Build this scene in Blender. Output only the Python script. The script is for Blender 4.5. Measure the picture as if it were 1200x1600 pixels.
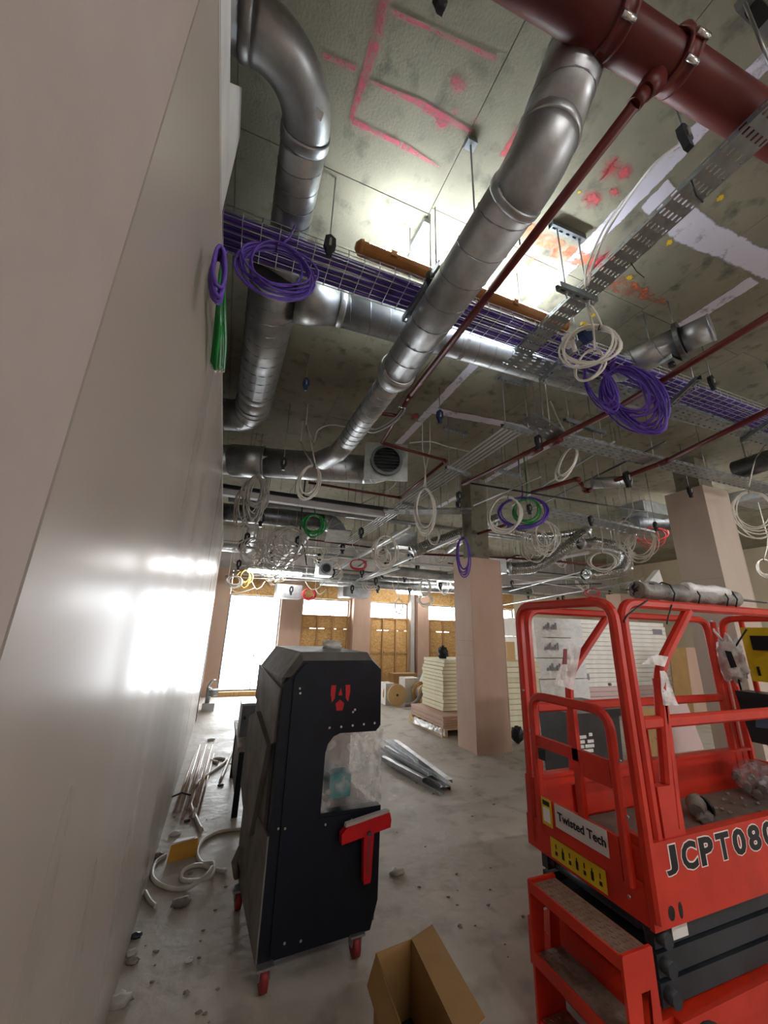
import bpy, math, random
from mathutils import Vector, Matrix, noise as mnoise

random.seed(7)
scene = bpy.context.scene
for o in list(bpy.data.objects):
    bpy.data.objects.remove(o)
COL = scene.collection

# ------------------------------------------------------------------ camera
CAM_H = 1.6
FPX = 600.0
_v = Vector((55, -1932, 600)).normalized()            # world up in camera axes (right, down, forward)
_w = Vector((-251, 179.2, 600)); _w = (_w - _v * _w.dot(_v)).normalized()   # along the plastered wall
_x = _w.cross(_v)
if _x.x < 0: _x = -_x
RW = Matrix((_x, _w, _v))                             # camera axes -> world
cam_d = bpy.data.cameras.new('camera')
cam = bpy.data.objects.new('camera', cam_d); COL.objects.link(cam)
cam_d.sensor_fit = 'VERTICAL'; cam_d.sensor_height = 36.0; cam_d.lens = 36.0 * FPX / 1600.0
cam_d.clip_start = 0.02; cam_d.clip_end = 200
r_, d_, f_ = RW @ Vector((1, 0, 0)), RW @ Vector((0, 1, 0)), RW @ Vector((0, 0, 1))
m = Matrix.Identity(4)
for i in range(3):
    m[i][0], m[i][1], m[i][2] = r_[i], -d_[i], -f_[i]
m[2][3] = CAM_H
cam.matrix_world = m
scene.camera = cam

# ------------------------------------------------------------------ world, exposure
w = bpy.data.worlds.new('overcast_sky'); scene.world = w; w.use_nodes = True
bg = w.node_tree.nodes['Background']
bg.inputs[0].default_value = (0.93, 0.97, 1.0, 1); bg.inputs[1].default_value = 13.0
scene.view_settings.view_transform = 'Standard'
scene.view_settings.look = 'None'
scene.view_settings.gamma = 1.0
scene.view_settings.use_curve_mapping = False
scene.view_settings.exposure = 0.68
LAMP_POWER = 50.0            # emission of the site light tubes

def portal(x, y, z, sx, sz, rot):
    l = bpy.data.lights.new('window_portal', 'AREA'); l.shape = 'RECTANGLE'; l.size = sx; l.size_y = sz
    l.cycles.is_portal = True
    o = bpy.data.objects.new('window_portal', l); COL.objects.link(o)
    o.location = (x, y, z); o.rotation_euler = rot
BACK_Y = 10.8
REAR_Y = -4.0
for (xa, xb, za, zb) in ((0.06, 1.36, .12, 2.42), (1.93, 3.27, 1.95, 2.42), (3.9, 5.12, 1.95, 2.42), (5.8, 7.3, 1.95, 2.42), (8.25, 9.05, .6, 2.42)):
    portal((xa+xb)/2, BACK_Y + .02, (za+zb)/2, xb-xa, zb-za, (-math.pi/2, 0, 0))
portal(6.9, REAR_Y - .02, 2.1, 2.0, 1.2, (math.pi/2, 0, 0))  # portal of the added fill opening in the rear wall

# ------------------------------------------------------------------ pixel -> world helpers (1200x1600 frame)
def ray(px, py): return RW @ Vector((px - 600, py - 800, FPX))
def az(px, py, z): d = ray(px, py); t = (z - CAM_H) / d.z; return Vector((d.x*t, d.y*t, z))
def ay(px, py, y): d = ray(px, py); t = y / d.y; return Vector((d.x*t, y, CAM_H + d.z*t))
def ax(px, py, x): d = ray(px, py); t = x / d.x; return Vector((x, d.y*t, CAM_H + d.z*t))
def depth(p): return (Vector(p) - Vector((0, 0, CAM_H))).dot(f_)

# ------------------------------------------------------------------ materials
def lin(c):
    if isinstance(c, str):
        c = tuple(int(c[i:i+2], 16) for i in (0, 2, 4))
    return tuple(((v/255)/12.92 if v/255 <= .04045 else ((v/255+.055)/1.055)**2.4) for v in c) + (1,)
MATS = {}
def mat(name, c1, c2=None, rough=.5, rough2=None, metal=0, scale=6, stretch=(1, 1, 1), bump=0, bscale=40, spec=.5,
        trans=0, emit=None, alpha=1, detail=5, contrast=(.35, .65), coat=0, bstretch=(1, 1, 1), ior=1.45, bdetail=4, c3=None, c3r=(.62, .68), c3s=3):
    if name in MATS: return MATS[name]
    M = bpy.data.materials.new(name); M.use_nodes = True
    nt = M.node_tree; N = nt.nodes; L = nt.links
    b = N['Principled BSDF']
    b.inputs['Roughness'].default_value = rough; b.inputs['Metallic'].default_value = metal
    b.inputs['Specular IOR Level'].default_value = spec; b.inputs['IOR'].default_value = ior
    b.inputs['Transmission Weight'].default_value = trans; b.inputs['Alpha'].default_value = alpha
    if coat: b.inputs['Coat Weight'].default_value = coat; b.inputs['Coat Roughness'].default_value = .15
    tc = N.new('ShaderNodeTexCoord')
    if c2 is not None or rough2 is not None:
        mp = N.new('ShaderNodeMapping'); mp.inputs['Scale'].default_value = stretch
        L.new(tc.outputs['Object'], mp.inputs['Vector'])
        nz = N.new('ShaderNodeTexNoise'); nz.inputs['Scale'].default_value = scale; nz.inputs['Detail'].default_value = detail
        nz.inputs['Roughness'].default_value = .6
        L.new(mp.outputs[0], nz.inputs['Vector'])
    if c2 is not None:
        rp = N.new('ShaderNodeValToRGB'); rp.color_ramp.elements[0].position = contrast[0]; rp.color_ramp.elements[1].position = contrast[1]
        rp.color_ramp.elements[0].color = lin(c1); rp.color_ramp.elements[1].color = lin(c2)
        L.new(nz.outputs['Fac'], rp.inputs['Fac'])
        src = rp.outputs['Color']
        if c3 is not None:
            n3 = N.new('ShaderNodeTexNoise'); n3.inputs['Scale'].default_value = c3s; n3.inputs['Detail'].default_value = 8
            L.new(tc.outputs['Object'], n3.inputs['Vector'])
            mr = N.new('ShaderNodeMapRange'); mr.inputs[1].default_value = c3r[0]; mr.inputs[2].default_value = c3r[1]
            L.new(n3.outputs['Fac'], mr.inputs[0])
            mx = N.new('ShaderNodeMix'); mx.data_type = 'RGBA'
            L.new(mr.outputs[0], mx.inputs['Factor']); L.new(src, mx.inputs[6]); mx.inputs[7].default_value = lin(c3)
            src = mx.outputs[2]
        L.new(src, b.inputs['Base Color'])
    else:
        b.inputs['Base Color'].default_value = lin(c1)
    if rough2 is not None:
        mr = N.new('ShaderNodeMapRange'); mr.inputs[1].default_value = .3; mr.inputs[2].default_value = .7
        mr.inputs[3].default_value = rough; mr.inputs[4].default_value = rough2
        L.new(nz.outputs['Fac'], mr.inputs[0]); L.new(mr.outputs[0], b.inputs['Roughness'])
    if bump:
        mp2 = N.new('ShaderNodeMapping'); mp2.inputs['Scale'].default_value = bstretch
        L.new(tc.outputs['Object'], mp2.inputs['Vector'])
        n2 = N.new('ShaderNodeTexNoise'); n2.inputs['Scale'].default_value = bscale; n2.inputs['Detail'].default_value = bdetail
        L.new(mp2.outputs[0], n2.inputs['Vector'])
        bp = N.new('ShaderNodeBump'); bp.inputs['Strength'].default_value = bump; bp.inputs['Distance'].default_value = .02
        L.new(n2.outputs['Fac'], bp.inputs['Height']); L.new(bp.outputs[0], b.inputs['Normal'])
    if emit:
        b.inputs['Emission Color'].default_value = lin(emit[0]); b.inputs['Emission Strength'].default_value = emit[1]
    MATS[name] = M
    return M

mat('slab_concrete', '928D79', '777262', .85, scale=1.6, bump=.16, bscale=75, c3='5C584C', c3r=(.55, .75), c3s=9, contrast=(.3, .7))
mat('slab_gap', '45423A', rough=.95)
mat('floor_concrete', 'A39B90', 'B9B1A5', .42, .7, scale=2.2, bump=.3, bscale=16, c3='82796D', c3r=(.52, .78), c3s=4.6, contrast=(.3, .7), detail=10)
mat('plaster', 'A79D95', 'B0A69E', .24, .4, scale=1.6, stretch=(1, 1.3, .22), spec=.12, detail=1, contrast=(.2, .8), bump=.018, bscale=3.2, bstretch=(1, 1.2, .16), bdetail=.6)
mat('plaster_near', 'AFA29C', 'B6A9A4', .75, scale=3, bump=.05, bscale=160)
mat('plaster_white', 'D5D3D0', 'C4C3C6', .7, scale=4)
mat('plasterboard_pink', 'B89986', 'C3A693', .7, scale=2, stretch=(1, 1, .4))
mat('plasterboard_cream', 'D9CDB4', 'CFC2A8', .75, scale=2)
mat('column_beige', 'BDAB9C', 'C9B8AA', .7, scale=2, stretch=(1, 1, .4))
mat('board_grey', 'B5AFA9', 'A59F99', .7, scale=3)
mat('osb', 'B98C4E', 'D6B078', .7, scale=22, stretch=(1, 1, 2.2), contrast=(.4, .6), c3='8C6232', c3r=(.6, .7), c3s=30, bump=.1, bscale=30)
mat('timber', 'A67C4C', 'C09A68', .65, scale=6, stretch=(8, 8, .6))
mat('pine_board', 'DDBB8A', 'CBA06A', .6, scale=3, stretch=(1, 1, .3), c3='A87A48', c3r=(.63, .7), c3s=5)
mat('galvanised', 'BCBFC0', 'A3A6A8', .36, .5, metal=.92, scale=9, bump=.03, bscale=30)
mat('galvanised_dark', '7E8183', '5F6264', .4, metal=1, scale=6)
mat('zinc_strut', '9FA4A6', '888D90', .42, metal=.9, scale=12)
mat('wire_zinc', 'C4C8CA', rough=.35, metal=.8)
mat('rod_zinc', 'A6A9AA', rough=.4, metal=.9)
mat('seam_zinc', '8F9395', rough=.4, metal=.9)
mat('sprinkler_red', '66231E', '561B18', .42, scale=4)
mat('purple_cable', '6848B4', '56399A', .45, scale=6)
mat('white_cable', 'E6E2DA', 'DAD5CB', .5, scale=6)
mat('grey_cable', 'BEBAB2', 'A5A19A', .5, scale=6)
mat('green_cable', '1F9A45', '157A36', .45, scale=6)
mat('red_cable', 'B8383A', rough=.5)
mat('yellow_cable', 'C8A45A', rough=.5)
mat('black_plastic', '1B1C20', rough=.4)
mat('blue_plastic', '22345E', rough=.4)
mat('yellow_plastic', 'D8B820', rough=.5)
mat('lamp_brown', 'B07638', '9C662E', .38, scale=5)
mat('lamp_glow', 'FFFFFF', rough=.4, emit=('EAF6FF', LAMP_POWER))
mat('strip_glow', 'FFFFFF', rough=.4, emit=('FAF9F7', 52))
mat('foil', 'C8C9C8', 'A5A7A6', .16, .3, metal=1, scale=20, bump=.6, bscale=28)
mat('lift_red', 'D4321A', 'C02A15', .34, .5, scale=5, c3='9E4434', c3r=(.66, .8), c3s=6, coat=.15)
mat('lift_deck', '6E645C', '857A70', .7, scale=9, metal=.3)
mat('lift_dark', '33383E', '25292E', .42, scale=6)
mat('chequer_plate', 'A88F80', '8F7A6C', .5, metal=.5, scale=30)
mat('decal_black', '101014', rough=.4)
mat('decal_white', 'EDEAE6', rough=.45)
mat('decal_yellow', 'E0C21C', 'CDB018', .5, scale=9)
mat('sign_white', 'CFC8C4', rough=.5)
mat('robot_shell', '726F6B', '5C5956', .42, .55, scale=7)
mat('robot_navy', '0E1522', '0A0F19', .42, .55, scale=8, spec=.35)
mat('logo_red', 'C01820', rough=.5)
mat('squeegee_red', 'C81420', 'B01018', .35, scale=5)
mat('rubber_grey', 'B4B0AA', rough=.7)
mat('castor_red', '8E2A2E', rough=.5)
mat('steel_bolt', 'DCDCDC', rough=.25, metal=1)
mat('cardboard', 'A07D4E', '927044', .75, scale=4)
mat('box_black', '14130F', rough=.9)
mat('insulation', 'E8E2C4', 'DDD6B4', .7, scale=5)
mat('insulation_white', 'F6F2EA', 'ECE7DE', .6, scale=5)
mat('pack_print', '8F8B94', rough=.5)
mat('film_wrap', 'F0F0EE', 'E4E4E4', .25, scale=9, bump=.7, bscale=9, spec=.7)
mat('stack_pink', 'D6BBB8', rough=.7)
mat('pallet_wood', 'CDB594', 'B79C78', .7, scale=5, stretch=(1, 5, 5))
mat('crate_blue', '44586E', '3B4D61', .5, scale=5)
mat('crate_black', '2D2A2A', '3A3736', .45, scale=5)
mat('crate_lid', '7D7A76', '6C6966', .5, scale=5)
mat('bag_black', '15161A', rough=.35, bump=.6, bscale=14)
mat('teal', '2F8A90', rough=.5)
mat('dirt', '7E756B', '958B80', .9, scale=8)
mat('paper_white', 'E2E0DC', 'D2CFCA', .6, scale=6)
mat('copper_pipe', 'D2B3A0', 'C2A08C', .4, scale=6)
mat('hose_white', 'D0CCC3', 'BEB9AF', .45, scale=8)
mat('yellow_box', 'D49A2A', 'B98222', .5, scale=6)
mat('grey_dirty', '8A8078', '6E655E', .6, scale=9, bump=.4, bscale=14)
mat('bundle_grey', '6A6762', '98958E', .4, scale=8, bump=.8, bscale=16)

def film(name, col, alpha, rough=.2):
    M = bpy.data.materials.new(name); M.use_nodes = True
    N = M.node_tree.nodes; L = M.node_tree.links; b = N['Principled BSDF']
    b.inputs['Base Color'].default_value = lin(col); b.inputs['Roughness'].default_value = rough
    tc = N.new('ShaderNodeTexCoord'); nz = N.new('ShaderNodeTexNoise'); nz.inputs['Scale'].default_value = 14; nz.inputs['Detail'].default_value = 6
    L.new(tc.outputs['Object'], nz.inputs['Vector'])
    mr = N.new('ShaderNodeMapRange'); mr.inputs[1].default_value = .35; mr.inputs[2].default_value = .7
    mr.inputs[3].default_value = max(0, alpha - .2); mr.inputs[4].default_value = min(1, alpha + .3)
    L.new(nz.outputs['Fac'], mr.inputs[0]); L.new(mr.outputs[0], b.inputs['Alpha'])
    bp = N.new('ShaderNodeBump'); bp.inputs['Strength'].default_value = .8; bp.inputs['Distance'].default_value = .02
    L.new(nz.outputs['Fac'], bp.inputs['Height']); L.new(bp.outputs[0], b.inputs['Normal'])
    MATS[name] = M
film('clear_film', 'E8E8E8', .2)
film('bag_film', 'F6F4F2', .85, .35)

def spray(name, col, lo, hi, sc=14):
    """sprayed paint: patchy coverage"""
    M = bpy.data.materials.new(name); M.use_nodes = True
    N = M.node_tree.nodes; L = M.node_tree.links; b = N['Principled BSDF']
    b.inputs['Base Color'].default_value = lin(col); b.inputs['Roughness'].default_value = .8
    tc = N.new('ShaderNodeTexCoord'); nz = N.new('ShaderNodeTexNoise'); nz.inputs['Scale'].default_value = sc; nz.inputs['Detail'].default_value = 8
    nz.inputs['Roughness'].default_value = .7
    L.new(tc.outputs['Object'], nz.inputs['Vector'])
    mr = N.new('ShaderNodeMapRange'); mr.inputs[1].default_value = lo; mr.inputs[2].default_value = hi
    at = N.new('ShaderNodeAttribute'); at.attribute_name = 'coverage'
    ad = N.new('ShaderNodeMath'); ad.operation = 'MULTIPLY_ADD'; ad.inputs[1].default_value = .45; ad.inputs[2].default_value = -.45
    L.new(at.outputs['Fac'], ad.inputs[0])
    sm = N.new('ShaderNodeMath'); sm.operation = 'ADD'; L.new(nz.outputs['Fac'], sm.inputs[0]); L.new(ad.outputs[0], sm.inputs[1])
    L.new(sm.outputs[0], mr.inputs[0]); L.new(mr.outputs[0], b.inputs['Alpha'])
    MATS[name] = M
spray('spray_pink', 'C4566A', .15, .8)
spray('spray_red', 'D0505A', .12, .75, 12)
spray('spray_orange', 'C9714E', .42, .62, 16)
spray('paint_white', 'D2CEDA', .28, .45, 6)
spray('spray_yellow', 'DDBB30', .3, .5, 20)

# ------------------------------------------------------------------ mesh builder
class MB:
    def __init__(s): s.v = []; s.f = []; s.sm = []
    def add(s, vs, fs, smooth=False):
        o = len(s.v); s.v += [Vector(p) for p in vs]
        for f in fs: s.f.append(tuple(i + o for i in f)); s.sm.append(smooth)
        return s
    def hexa(s, p):   # 8 corners: bottom 0-3 ccw, top 4-7
        return s.add(p, [(3, 2, 1, 0), (4, 5, 6, 7), (0, 1, 5, 4), (1, 2, 6, 5), (2, 3, 7, 6), (3, 0, 4, 7)])
    def bx(s, x0, x1, y0, y1, z0, z1):
        return s.hexa([(x0, y0, z0), (x1, y0, z0), (x1, y1, z0), (x0, y1, z0), (x0, y0, z1), (x1, y0, z1), (x1, y1, z1), (x0, y1, z1)])
    def beam(s, p, q, w_, h_, up=(0, 0, 1)):   # box bar from p to q
        p, q = Vector(p), Vector(q); d = (q - p).normalized(); up = Vector(up)
        sd = d.cross(up)
        if sd.length < 1e-4: sd = d.cross(Vector((0, 1, 0)))
        sd = sd.normalized() * w_ / 2; u = sd.cross(d).normalized() * h_ / 2
        return s.hexa([p - sd - u, q - sd - u, q + sd - u, p + sd - u, p - sd + u, q - sd + u, q + sd + u, p + sd + u])
    def prism(s, poly, off):
        off = Vector(off); n = len(poly); a = [Vector(p) for p in poly]
        vs = a + [p + off for p in a]
        fs = [tuple(range(n))[::-1], tuple(range(n, 2*n))] + [(i, (i+1) % n, n + (i+1) % n, n + i) for i in range(n)]
        return s.add(vs, fs)
    def tube(s, pts, r, n=8, closed=False, caps=True, smooth=True):
        P = [Vector(p) for p in pts]; k = len(P)
        rs = r if isinstance(r, (list, tuple)) else [r]*k
        T = []
        for i in range(k):
            a = P[(i-1) % k] if (closed or i > 0) else P[i]; b = P[(i+1) % k] if (closed or i < k-1) else P[i]
            t = b - a
            T.append(t.normalized() if t.length > 1e-9 else (T[-1] if T else Vector((0, 0, 1))))
        u = T[0].orthogonal().normalized(); vs = []
        for i in range(k):
            t = T[i]; u = (u - t*u.dot(t))
            u = u.normalized() if u.length > 1e-6 else t.orthogonal().normalized()
            w_ = t.cross(u)
            for j in range(n):
                a = 2*math.pi*j/n; vs.append(P[i] + (u*math.cos(a) + w_*math.sin(a))*rs[i])
        fs = []
        for i in range(k if closed else k-1):
            i2 = (i+1) % k
            for j in range(n):
                j2 = (j+1) % n; fs.append((i*n+j, i*n+j2, i2*n+j2, i2*n+j))
        o = len(s.v); s.add(vs, fs, smooth)
        if caps and not closed:
            s.f.append(tuple(o + j for j in range(n))[::-1]); s.sm.append(False)
            s.f.append(tuple(o + (k-1)*n + j for j in range(n))); s.sm.append(False)
        return s
    def cyl(s, p, q, r, n=12, r2=None): return s.tube([p, q], [r, r if r2 is None else r2], n)
    def disc_ring(s, c, nrm, r0, r1, th, n=24):
        c = Vector(c); nrm = Vector(nrm).normalized(); u = nrm.orthogonal().normalized(); w_ = nrm.cross(u); vs = []
        for (r, h) in ((r0, 0), (r1, 0), (r1, th), (r0, th)):
            for j in range(n):
                a = 2*math.pi*j/n; vs.append(c + nrm*h + (u*math.cos(a) + w_*math.sin(a))*r)
        fs = []
        for k in range(4):
            for j in range(n):
                fs.append((k*n+j, k*n+(j+1) % n, ((k+1) % 4)*n+(j+1) % n, ((k+1) % 4)*n+j))
        return s.add(vs, fs)
    def lathe(s, prof, c=(0, 0, 0), n=20):
        c = Vector(c); vs = []; k = len(prof)
        for (r, h) in prof:
            for j in range(n):
                a = 2*math.pi*j/n; vs.append(c + Vector((r*math.cos(a), r*math.sin(a), h)))
        fs = [(i*n+j, i*n+(j+1) % n, (i+1)*n+(j+1) % n, (i+1)*n+j) for i in range(k-1) for j in range(n)]
        return s.add(vs, fs, True)
    def blob(s, c, rx, ry, rz, amp=.2, sc=3, nu=20, nv=12, seed=0, flat=False):
        c = Vector(c); vs = []; fs = []
        for i in range(nv+1):
            th = math.pi*i/nv
            for j in range(nu):
                ph = 2*math.pi*j/nu
                d = Vector((math.sin(th)*math.cos(ph), math.sin(th)*math.sin(ph), math.cos(th)))
                k = 1 + amp*mnoise.noise(d*sc + Vector((seed*3.1, seed*1.7, seed)))
                p = Vector((d.x*rx*k, d.y*ry*k, d.z*rz*k))
                if flat and p.z < -rz*.7: p.z = -rz*.7
                vs.append(c + p)
        for i in range(nv):
            for j in range(nu):
                fs.append((i*nu+j, (i+1)*nu+j, (i+1)*nu+(j+1) % nu, i*nu+(j+1) % nu))
        return s.add(vs, fs, True)
    def grid(s, us, vs_, fn, holes=None, th=0):
        """sheet over breakpoints us x vs_; fn(u, v) -> point; cells in holes are left open"""
        o = len(s.v); nu = len(us)
        for v in vs_:
            for u in us: s.v.append(Vector(fn(u, v)))
        for j in range(len(vs_)-1):
            for i in range(nu-1):
                if holes and holes(i, j): continue
                s.f.append((o+j*nu+i, o+j*nu+i+1, o+(j+1)*nu+i+1, o+(j+1)*nu+i)); s.sm.append(False)
        return s
    def xf(s, M): s.v = [M @ p for p in s.v]; return s
    def mesh(s, name, m, off=Vector((0, 0, 0))):
        me = bpy.data.meshes.new(name); me.from_pydata([p - off for p in s.v], [], s.f)
        me.polygons.foreach_set('use_smooth', s.sm); me.materials.append(MATS[m]); me.update()
        return me
    def build(s, name, m, parent=None):
        off = Vector((0, 0, 0))
        if parent is not None:
            p = parent
            while p is not None: off += p.location; p = p.parent
        else:
            mn = [min(p[i] for p in s.v) for i in range(3)]; mx = [max(p[i] for p in s.v) for i in range(3)]
            off = Vector(((mn[0]+mx[0])/2, (mn[1]+mx[1])/2, mn[2]))
        o = bpy.data.objects.new(name, s.mesh(name, m, off)); COL.objects.link(o)
        if parent is not None: o.parent = parent
        else: o.location = off
        return o

def tag(o, label, cat, group=None):
    o['label'] = label; o['category'] = cat
    if group: o['group'] = group
    return o
def thing(name, label, cat, loc=(0, 0, 0), group=None):
    o = bpy.data.objects.new(name, None); COL.objects.link(o); o.location = loc; o.empty_display_size = .1
    return tag(o, label, cat, group)
def struct(o, label=None):
    o['kind'] = 'structure'
    if label: o['label'] = label
    return o
def dup(root, loc, label=None, group=None):
    r = root.copy(); COL.objects.link(r); r.location = loc
    if label: r['label'] = label
    if group: r['group'] = group
    for ch in list(root.children):
        c = ch.copy(); COL.objects.link(c); c.parent = r
        for g in list(ch.children):
            e = g.copy(); COL.objects.link(e); e.parent = c
    return r
def fillet(pts, rad, n=6):
    P = [Vector(p) for p in pts]; out = [P[0]]
    for i in range(1, len(P)-1):
        a, b, c = P[i-1], P[i], P[i+1]; d1 = (a-b); d2 = (c-b)
        k = min(rad, d1.length*.49, d2.length*.49); p = b + d1.normalized()*k; q = b + d2.normalized()*k
        for j in range(n+1):
            t = j/n; out.append(p*(1-t)**2 + b*2*t*(1-t) + q*t*t)
    out.append(P[-1]); return out
def bez(pts, n=10):
    """smooth curve through points"""
    P = [Vector(p) for p in pts]; out = []
    for i in range(len(P)-1):
        a = P[max(0, i-1)]; b = P[i]; c = P[i+1]; d = P[min(len(P)-1, i+2)]
        for j in range(n):
            t = j/n
            out.append(.5*((2*b) + (c-a)*t + (2*a-5*b+4*c-d)*t*t + (3*b-a-3*c+d)*t**3))
    out.append(P[-1]); return out
ORD = ('topmost', 'second', 'third', 'fourth', 'fifth', 'sixth', 'seventh', 'eighth', 'ninth', 'tenth', 'eleventh', 'twelfth', 'thirteenth', 'fourteenth', 'fifteenth', 'sixteenth', 'seventeenth', 'eighteenth', 'nineteenth', 'twentieth')
def nth_top(k, n): j = n - 1 - k; return ORD[0] if j == 0 else ('lowest' if k == 0 else ORD[j] + ' from top')
def rotz(deg, c): return Matrix.Translation(Vector(c)) @ Matrix.Rotation(math.radians(deg), 4, 'Z')

# ================================================================== the setting
SLAB = 4.2
fl = MB().bx(-3.2, 14.2, -4.3, 11.2, -.2, 0).build('floor', 'floor_concrete'); struct(fl, 'dusty bare concrete floor')

# precast soffit: backing slab and planks with open joints between them
ce = MB().bx(-3.2, 14.2, -4.3, 11.2, SLAB + .03, SLAB + .3).build('ceiling', 'slab_gap'); struct(ce, 'bare concrete soffit with services below')
XB = [-3.2, -1.6, -.3, .88, 1.573, 2.87, 4.2, 5.5, 6.8, 8.1, 9.4, 10.7, 12, 14.2]
for i in range(len(XB)-1):
    yb = [-4.3, -1.4, 1.56 + .02*(i % 3), 4.4 - .1*(i % 2), 7.4 + .1*(i % 3), 11.2]
    for j in range(5):
        g = .002
        MB().bx(XB[i]+g, XB[i+1]-g, yb[j]+g, yb[j+1]-g, SLAB + .001*((i*3+j*5) % 4), SLAB + .04).build('slab_panel', 'slab_concrete', ce)

# flat marks on the soffit (sprayed setting-out lines, painted joint bands)
def flat_mark(name, poly, m, z=SLAB - .003, edge=.03):
    # coverage falls from 1 inside to 0 at the rim
    P = [Vector((p[0], p[1], z)) for p in poly]; c = sum(P, Vector())/len(P); n = len(P); I = []
    for i in range(n):
        e1 = (P[i] - P[i-1]).normalized(); e2 = (P[(i+1) % n] - P[i]).normalized(); bs = (e2 - e1)
        n1 = Vector((-e1.y, e1.x, 0)); n2 = Vector((-e2.y, e2.x, 0)); nn = (n1 + n2); nn = nn.normalized() if nn.length > 1e-5 else n1
        if nn.dot(c - P[i]) < 0: nn = -nn
        I.append(P[i] + nn*min(edge, (c - P[i]).length*.6)*1.3)
    o = MB().add(P + I, [(i, n+i, n+(i+1) % n, (i+1) % n) for i in range(n)] + [tuple(range(n, 2*n))[::-1]]).build(name, m, ce)
    at = o.data.attributes.new('coverage', 'FLOAT', 'POINT'); at.data.foreach_set('value', [0.0]*n + [1.0]*n)
def px_mark(name, pts, m, z=SLAB - .003): flat_mark(name, [az(x, y, SLAB) for x, y in pts], m, z)
def line_mark(a, b, w_, m, name='spray_line', z=SLAB - .003, w2=None):
    a, b = az(*a, SLAB), az(*b, SLAB); d = (b - a); n = Vector((-d.y, d.x, 0)).normalized()
    w2 = w_ if w2 is None else w2
    w_ *= 1.5; w2 *= 1.5
    flat_mark(name, [a - n*w_/2, b - n*w2/2, b + n*w2/2, a + n*w_/2], m, z, .35*min(w_, w2))
def spot(c, r, m, name='spray_spot', sx=1., sy=1., z=SLAB - .004):
    r *= 1.3
    c = az(*c, SLAB)
    flat_mark(name, [c + Vector((math.cos(a*math.pi/8)*r*sx*(1 + .12*math.sin(a*2.3)), math.sin(a*math.pi/8)*r*sy*(1 + .12*math.cos(a*1.7)), 0)) for a in range(16)], m, z, r*.5)
line_mark((606, -30), (588, 60), .048, 'spray_pink'); line_mark((588, 60), (548, 190), .045, 'spray_pink', w2=.026)
line_mark((548, 188), (628, 226), .03, 'spray_pink', w2=.026); line_mark((628, 226), (688, 262), .026, 'spray_pink', w2=.008)
line_mark((503, 85), (558, 108), .024, 'spray_pink'); line_mark((612, 18), (680, 48), .02, 'spray_pink', w2=.012)
line_mark((680, 48), (775, 92), .014, 'spray_pink', w2=.02); line_mark((578, 126), (662, 164), .01, 'spray_pink', w2=.024)
line_mark((660, 166), (738, 206), .036, 'spray_pink', w2=.02)
for c, r, sx in (((715, 132), .03, 1.6), ((712, 174), .02, 1), ((690, 192), .028, 1.4), ((742, 186), .016, 1)): spot(c, r, 'spray_pink', sx=sx)
spot((952, 264), .062, 'spray_red', sx=.9); spot((975, 270), .04, 'spray_red', sx=1.2); spot((925, 311), .052, 'spray_red', sx=1.2)
line_mark((788, 248), (818, 188), .06, 'spray_red', w2=.03); spot((960, 300), .03, 'spray_red', sx=1.4)
line_mark((800, 352), (940, 415), .12, 'spray_orange', w2=.09); spot((885, 404), .11, 'spray_orange', sx=1.5); spot((938, 408), .09, 'spray_red', sx=.9)
line_mark((955, 440), (1045, 475), .12, 'spray_orange', w2=.05); spot((830, 408), .06, 'spray_orange'); spot((725, 372), .1, 'spray_yellow', sx=.7)
spot((1008, 452), .035, 'spray_orange'); spot((648, 650), .08, 'spray_red', sx=.8)
for c, r in (((1125, 309), .03), ((1046, 378), .03), ((984, 433), .035), ((928, 492), .03), ((905, 300), .015)): spot(c, r, 'spray_yellow')
# white painted bands along the joints
flat_mark('paint_band', [(1.93, -1.5), (2.07, -1.5), (2.07, 6.2), (1.93, 6.2)], 'paint_white', SLAB - .002)
flat_mark('paint_band', [(2.07, .86), (2.6, .9), (3.2, .87), (4.6, .84), (4.6, 1.05), (3.45, 1.06), (2.9, 1.09), (2.5, 1.13), (2.07, 1.06)], 'paint_white', SLAB - .0025)
flat_mark('paint_band', [(3.28, 1.05), (3.44, 1.05), (3.42, 1.62), (3.26, 1.62)], 'paint_white', SLAB - .002)
flat_mark('paint_band', [(1.95, 3.55), (4.6, 3.3), (4.6, 3.46), (1.95, 3.72)], 'paint_white', SLAB - .0027)
flat_mark('paint_band', [(3.9, 2.2), (4.05, 2.2), (4.05, 7), (3.9, 7)], 'paint_white', SLAB - .002)

# plastered wall on the left: taller board beside the camera, long plastered stretch beyond the joint
WX = -.234
wl = MB().bx(WX - .14, WX, .606, 8.3, 0, 3.2).bx(WX - .14, WX - .001, .606, 1.24, 3.2, 3.4).build('wall_left', 'plaster')
struct(wl, 'long plastered partition wall with a sheen')
MB().bx(WX - .008, WX + .004, .606, 8.3, 3.185, 3.2).build('edge_bead', 'plaster_white', wl)
MB().prism([(WX + .002, .62, 3.17), (WX + .002, 1.3, 3.17), (WX + .002, 1.24, 3.4), (WX + .002, .62, 3.4)], (-.006, 0, 0)).build('primed_strip', 'plaster_white', wl)
MB().prism([(WX+.002, 8.3, 0), (WX+.002, 8.18, 0), (WX+.002, 8.2, 1.62), (WX+.002, 8.23, 1.62)], (.012, 0, 0)).build('corner_bead', 'galvanised_dark', wl)
wn = MB().bx(WX - .14, WX + .0005, -4, .597, 0, 3.6).bx(WX - .14, WX - .012, .597, .606, 0, 3.4).build('wall_left', 'plaster_near'); struct(wn, 'matt pinkish board wall right beside the camera')
up = MB().prism([ax(356, 128, WX-.01), ax(378, 137, WX-.01), ax(375, 213, WX-.01), ax(347, 332, WX-.01), ax(352, 250, WX-.01)], (-.013, 0, 0)).build('board_offcut', 'plaster_white')
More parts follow.
